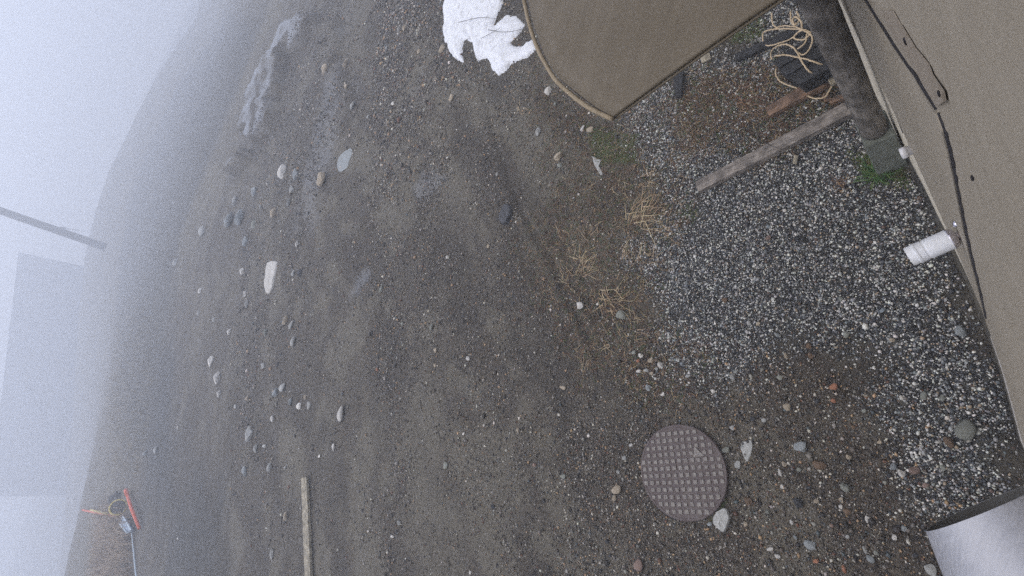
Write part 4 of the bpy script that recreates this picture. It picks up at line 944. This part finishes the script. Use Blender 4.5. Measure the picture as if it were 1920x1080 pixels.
stalks("dead_weed", 1085, 728, 0.03, 20, 0, 2.0, 0.08, "small dark brown root clump next to a tan stone above the manhole cover", [(1, (0.09, 0.05, 0.035))], 0.0015)
def twig(pts, r, label, mat, z=0.006, name="twig"):
    P = smooth_path([GH(*p, z) for p in pts], 5); v, f_ = tube_geo(P, [r*(1-0.5*i/len(P)) for i in range(len(P))], 6)
    tag(mesh_obj(name, v, f_, mat), label, "twig")
M_twig = mat_wood("dark_twig", (0.05, 0.038, 0.03), (0.025, 0.02, 0.017), (0.09, 0.07, 0.055))
M_straw = mat_wood("straw_twig", (0.40, 0.31, 0.18), (0.25, 0.18, 0.1), (0.5, 0.4, 0.26))
twig([(787, 749), (789, 758), (790, 771)], 0.0045, "short straight dark stick in the middle of the dirt", M_twig)
twig([(820, 806), (824, 820), (825, 836)], 0.0035, "thin curved dark twig below the short straight stick", M_twig)
twig([(945, 1002), (955, 1028), (966, 1046), (978, 1056)], 0.003, "long thin dark twig near the bottom edge", M_twig)
twig([(1255, 640), (1285, 650), (1298, 690), (1290, 725), (1262, 738), (1245, 725)], 0.0018, "thin brown stem bent into a ring above the manhole cover", M_twig)
twig([(860, 42), (900, 33), (940, 36)], 0.004, "upper thin dark twig lying across the snow", M_twig, 0.10)
twig([(916, 56), (950, 60), (1000, 50)], 0.004, "longest thin dark twig lying across the snow", M_twig, 0.10)
twig([(902, 72), (925, 60), (938, 52)], 0.003, "short slanting twig on the snow", M_twig, 0.10)
twig([(1590, 205), (1582, 190), (1560, 178), (1548, 166)], 0.0028, "dark bramble stem crossing the upper end of the grey plank", M_twig, 0.065)
twig([(1432, 265), (1450, 275), (1480, 282)], 0.0028, "dark bramble stem across the middle of the grey plank", M_twig, 0.062)
twig([(1330, 345), (1345, 362), (1300, 400)], 0.0015, "thin stem by the lower end of the grey plank", M_twig)
twig([(942, 182), (960, 170), (975, 160)], 0.003, "straw coloured twig left of the canopy curve", M_straw)
twig([(1155, 432), (1200, 405), (1250, 362), (1280, 322)], 0.0022, "longest straight straw stem reaching up onto the gravel", M_straw, 0.012)
twig([(1170, 530), (1190, 480), (1205, 430), (1213, 395)], 0.0018, "long upright straw stem beside the gravel edge", M_straw, 0.012)
board("wood_chip", [(1489, 290), (1497, 292), (1486, 306), (1493, 308)], 0.02, 0.01, M_pale, "small tan wood chip on gravel below the grey plank", "wood chip", 0.001, 2)
board("wood_chip", [(1312, 104), (1330, 98), (1316, 118), (1333, 110)], 0.02, 0.012, M_pale, "pale wood scrap half hidden under the canopy edge", "wood chip", 0.001, 2)
board("wood_chip", [(1262, 140), (1282, 132), (1266, 182), (1276, 180)], 0.05, 0.03, M_blk, "black wooden wedge poking out from under the canopy", "wood chip", 0.003, 2)
board("wood_chip", [(1540, 180), (1552, 172), (1546, 192), (1558, 184)], 0.03, 0.02, M_red, "small brown bark chunk between the two planks", "wood chip", 0.002, 2)

# ------------------------------------------------------------------ snow
def snow():
    P = snow_poly; lo = P.min(0) - 0.15; hi = P.max(0) + 0.15; st = 0.022; gx = np.arange(lo[0], hi[0], st); gy = np.arange(lo[1], hi[1], st)
    Xs, Ys = np.meshgrid(gx, gy); x = Xs.ravel(); y = Ys.ravel()
    d = poly_sd(P, x, y) + (fbm(x, y, 7, 12, 4) - 0.5) * 0.08
    th = 0.06 * np.sqrt(np.clip(-d / 0.16, 0, 1)) + 0.02*(fbm(x, y, 5, 19, 4)-0.5)*np.clip(-d/0.05, 0, 1) + (fbm(x, y, 22, 20, 2)-0.5)*0.012*np.clip(-d/0.03, 0, 1)
    z = height(x, y) + np.where(d < 0, th, -0.02 - d*0.2); ny, nx = Xs.shape; i = np.arange(nx*ny).reshape(ny, nx)
    F = np.stack([i[:-1, :-1].ravel(), i[:-1, 1:].ravel(), i[1:, 1:].ravel(), i[1:, :-1].ravel()], 1); kp = (d[F] < 0.03).any(1); F = F[kp]
    used = np.unique(F); mp = -np.ones(nx*ny, int); mp[used] = np.arange(len(used)); F = mp[F]
    m = NT("old_snow"); co = m.coord(); n = m.noise(co, 26, 5, 0.65); f = m.noise(co, 170, 3, 0.6); di = m.noise(co, 11, 6, 0.7)
    c = m.mix(m.ramp(di, [(0.5, 0.0), (0.7, 0.6)]), (0.74, 0.76, 0.80, 1), (0.30, 0.28, 0.26, 1))
    c = m.mix(m.ramp(m.noise(co, 70, 5, 0.8), [(0.6, 0.0), (0.66, 0.8)]), c, (0.12, 0.1, 0.09, 1))
    mt = m.done(c, 0.7, m.bump(m.math('ADD', n, m.math('MULTIPLY', f, 0.3)), 0.5, 0.02)); m.b.inputs['Subsurface Weight'].default_value = 0.2; m.b.inputs['Subsurface Radius'].default_value = (0.02, 0.02, 0.025)
    o = fast_mesh("snow_patch", np.stack([x, y, z], 1)[used], F, mt, smooth=True); tag(o, "melting white snow patch with brown holes left of the canopy", "snow")
snow()

# ------------------------------------------------------------------ far things in the fog
def far_pole():
    M_pole = mat_wood("far_pole_wood", (0.055, 0.05, 0.05), (0.035, 0.033, 0.033), (0.08, 0.075, 0.07))
    r = 72.0; a = D(182, 458, r); b = D(0, 395, r); u = (b-a)/np.linalg.norm(b-a)
    root = tag(empty("utility_pole", a), "slightly leaning dark utility pole fading into the fog", "utility pole")
    v, f_ = tube_geo([a - u*0.8, a, b, b + u*1.0], [0.43, 0.42, 0.37, 0.36], 16); keep(mesh_obj("pole", v, f_, M_pole, None, True), root)
    c = D(118, 428, r - 0.25); d_ = D(150, 432, r - 0.3); v, f_ = tube_geo([c + np.array([0, 0, 0.3]), c, d_], 0.03, 6); keep(mesh_obj("cable_conduit", v, f_, M_pole, None, True), root)
    v, f_ = prism([c + np.array([-.12, -.1, .2]), c + np.array([.12, -.1, .2]), c + np.array([.12, .1, .2]), c + np.array([-.12, .1, .2])], 0.4); keep(mesh_obj("junction_box", v, f_, M_pole, None), root)
far_pole()
def far_building():
    r = 138.0; A = D(152, 498, r); B = D(142, 928, r + 2)
    zt = D(36, 474, r)[2]; ztb = D(-14, 920, r + 2)[2]
    m = NT("far_metal_cladding"); 
    n = m.noise(m.coord(), 0.6, 4, 0.6); mt = m.done(m.ramp(n, [(0.3, (0.085, 0.095, 0.13)), (0.7, (0.13, 0.14, 0.17))]), 0.7)
    root = tag(empty("shed", (A[0], A[1], -6)), "big box shaped building barely visible through the fog behind the pole", "building")
    ab = (B-A)[:2]; L = np.linalg.norm(ab); ab /= L; bk = np.array([ab[1], -ab[0]]); 
    if bk @ A[:2] < 0: bk = -bk
    def P(u, v_, z): return np.array([*(A[:2] + ab*u + bk*v_), z])
    N = 14
    for k in range(N):
        u0 = L*k/N; u1 = L*(k+1)/N - 0.05; h0 = zt + (ztb-zt)*u0/L; h1 = zt + (ztb-zt)*u1/L; pr = 0.0
        V = [P(u0, pr, -20), P(u1, pr, -20), P(u1, pr, h1), P(u0, pr, h0), P(u0, .2, -20), P(u1, .2, -20), P(u1, .2, h1), P(u0, .2, h0)]
        keep(mesh_obj("wall_panel", V, [(0, 1, 2, 3), (7, 6, 5, 4), (0, 4, 5, 1), (1, 5, 6, 2), (2, 6, 7, 3), (3, 7, 4, 0)], mt, None), root)
    h0, h1 = zt, ztb
    V = [P(.02, .12, -20), P(L-.07, .12, -20), P(L-.07, .12, h1-.1), P(.02, .12, h0-.1), P(.02, 12, -20), P(L-.07, 12, -20), P(L-.07, 12, h1-.1), P(.02, 12, h0-.1)]
    keep(mesh_obj("wall", V, [(0, 1, 2, 3), (7, 6, 5, 4), (0, 4, 5, 1), (1, 5, 6, 2), (3, 7, 4, 0)], mt, None), root)
    V = [P(0, -.05, h0), P(L, -.05, h1), P(L, 12.1, h1), P(0, 12.1, h0)]; v, f_ = prism([x_ + np.array([0, 0, .12]) for x_ in V], 0.118)
    keep(mesh_obj("roof", v, f_, mt, None), root)
far_building()

M_orange = mat_paint("orange_plastic", (0.62, 0.09, 0.03), 0.45, (0.35, 0.12, 0.06), 0.4, 3)
M_yel = mat_paint("yellow_plastic", (0.55, 0.45, 0.12), 0.5, (0.3, 0.26, 0.12), 0.4, 3)
M_blackp = mat_paint("black_plastic", (0.02, 0.02, 0.022), 0.5, (0.05, 0.05, 0.05), 0.4, 3)
M_blue = mat_paint("blue_tarp", (0.22, 0.30, 0.42), 0.5, (0.35, 0.4, 0.45), 0.4, 3)
M_ropew = mat_paint("pale_blue_rope", (0.50, 0.60, 0.68), 0.6, (0.3, 0.35, 0.4), 0.4, 6)
def FG(px, py, dz=0.0): return GH(px, py, dz)
def tubeobj(name, P, r, mat, label, cat, parent=None, sides=10):
    v, f_ = tube_geo(P, r, sides); o = mesh_obj(name, v, f_, mat, None, True)
    if label: tag(o, label, cat)
    if parent: keep(o, parent)
    return o
root = tag(empty("orange_pipe", FG(250, 955)), "bright orange plastic pipe lying in the far yard", "pipe")
tubeobj("pipe_body", [FG(237, 922, .14), FG(246, 952, .14), FG(261, 990, .10)], [0.05, 0.05, 0.042], M_orange, None, None, root, 14)
tubeobj("pipe_socket", [FG(236, 919, .14), FG(238, 927, .14)], 0.062, M_orange, None, None, root, 14)
root = tag(empty("marker_rod", FG(185, 962)), "orange rod with a yellow middle lying beyond the tyre", "marker rod")
tubeobj("rod", [FG(155, 956, .1), FG(185, 962, .14), FG(218, 967, .1)], 0.05, M_orange, None, None, root, 12)
tubeobj("yellow_sleeve", [FG(170, 956, .12), FG(187, 960, .17), FG(203, 964, .12)], 0.045, M_yel, None, None, root, 12)
def torus(c, R, r, nrm, mat, name, N=28, n=10, parent=None):
    nrm = np.array(nrm, float); nrm /= np.linalg.norm(nrm); e1 = np.cross(nrm, [0.3, 0.1, 1]); e1 /= np.linalg.norm(e1); e2 = np.cross(nrm, e1); V = []; F = []
    for i in range(N):
        a = 2*math.pi*i/N; d_ = e1*math.cos(a) + e2*math.sin(a)
        for k in range(n):
            b = 2*math.pi*k/n; V.append(c + d_*(R + r*math.cos(b)) + nrm*r*math.sin(b))
    for i in range(N):
        for k in range(n): F.append((i*n+k, ((i+1) % N)*n+k, ((i+1) % N)*n+(k+1) % n, i*n+(k+1) % n))
    o = mesh_obj(name, V, F, mat, None, True); 
    if parent: keep(o, parent)
    return o
c = FG(222, 951, .22); root = tag(empty("culvert_ring", c), "dark round pipe end with a pale yellow rim beside the orange pipe", "pipe end")
vn = np.array([0, 0, CAMH]) - c; vn /= np.linalg.norm(vn)
torus(c, 0.24, 0.028, vn, M_yel, "rim", parent=root)
v, f_ = lathe([(-0.4, 0.2), (0.0, 0.22), (0.01, 0.2)], c, vn, 28); keep(mesh_obj("dark_body", v, f_, M_blackp, None, True), root)
def heap():
    c = FG(217, 938, .1); bm = bmesh.new(); bmesh.ops.create_icosphere(bm, subdivisions=3, radius=0.33)
    for v in bm.verts:
        p = np.array(v.co); k = 1 + 0.35*math.sin(p[0]*9+1) * math.cos(p[1]*8) + 0.15*math.sin(p[2]*20); v.co = p*k*np.array([0.9, 1.1, 0.6])
    o = bm_obj("plastic_heap", bm, M_blackp); o.location = c; tag(o, "crumpled black plastic heap above the dark pipe end", "heap")
heap()
root = tag(empty("sled", FG(235, 985)), "small blue triangular frame tied to a long pale rope", "sled")
tri = [FG(231, 968, .15), FG(224, 982, .15), FG(238, 999, .15), FG(246, 995, .15)]
tubeobj("frame", tri + [tri[0]], 0.022, M_ropew, None, None, root)
v, f_ = prism([p - np.array([0, 0, .02]) for p in tri], 0.04); keep(mesh_obj("sheet", v, f_, M_blue, None), root)
tubeobj("pale_rope", smooth_path([FG(247, 996, .08), FG(249, 1020, .04), FG(252, 1050, .04), FG(256, 1090, .04)], 4), 0.018, M_ropew, "long pale blue rope trailing down from the small blue frame", "rope")
# standing dead grass on the far bank
bank = PGH([(205, 600), (260, 560), (300, 650), (270, 880), (250, 905), (215, 900), (205, 750)]); reeds = PGH([(190, 965), (225, 970), (245, 1000), (250, 1120), (180, 1120)])
q = np.concatenate([pts_in(bank, 5200, 1.0, 3.0), pts_in(reeds, 5200, 0.8, 1.0)]); n = len(q); reedy = np.arange(n) >= 5200
o = blades("dry_grass", q, np.where(reedy, rng.uniform(0.25, 0.6, n), rng.uniform(0.10, 0.3, n)), rng.uniform(0.006, 0.012, n),
           np.where(reedy[:, None], pick([(0.6, (0.27, 0.2, 0.14)), (0.4, (0.42, 0.33, 0.23))], n), pick([(0.6, (0.2, 0.17, 0.12)), (0.4, (0.32, 0.27, 0.18))], n)), rng.uniform(0.9, 1.5, n), 0, 0.2, True)
tag(o, "standing dry grass on the bank at the far side of the yard", None, None, "stuff")
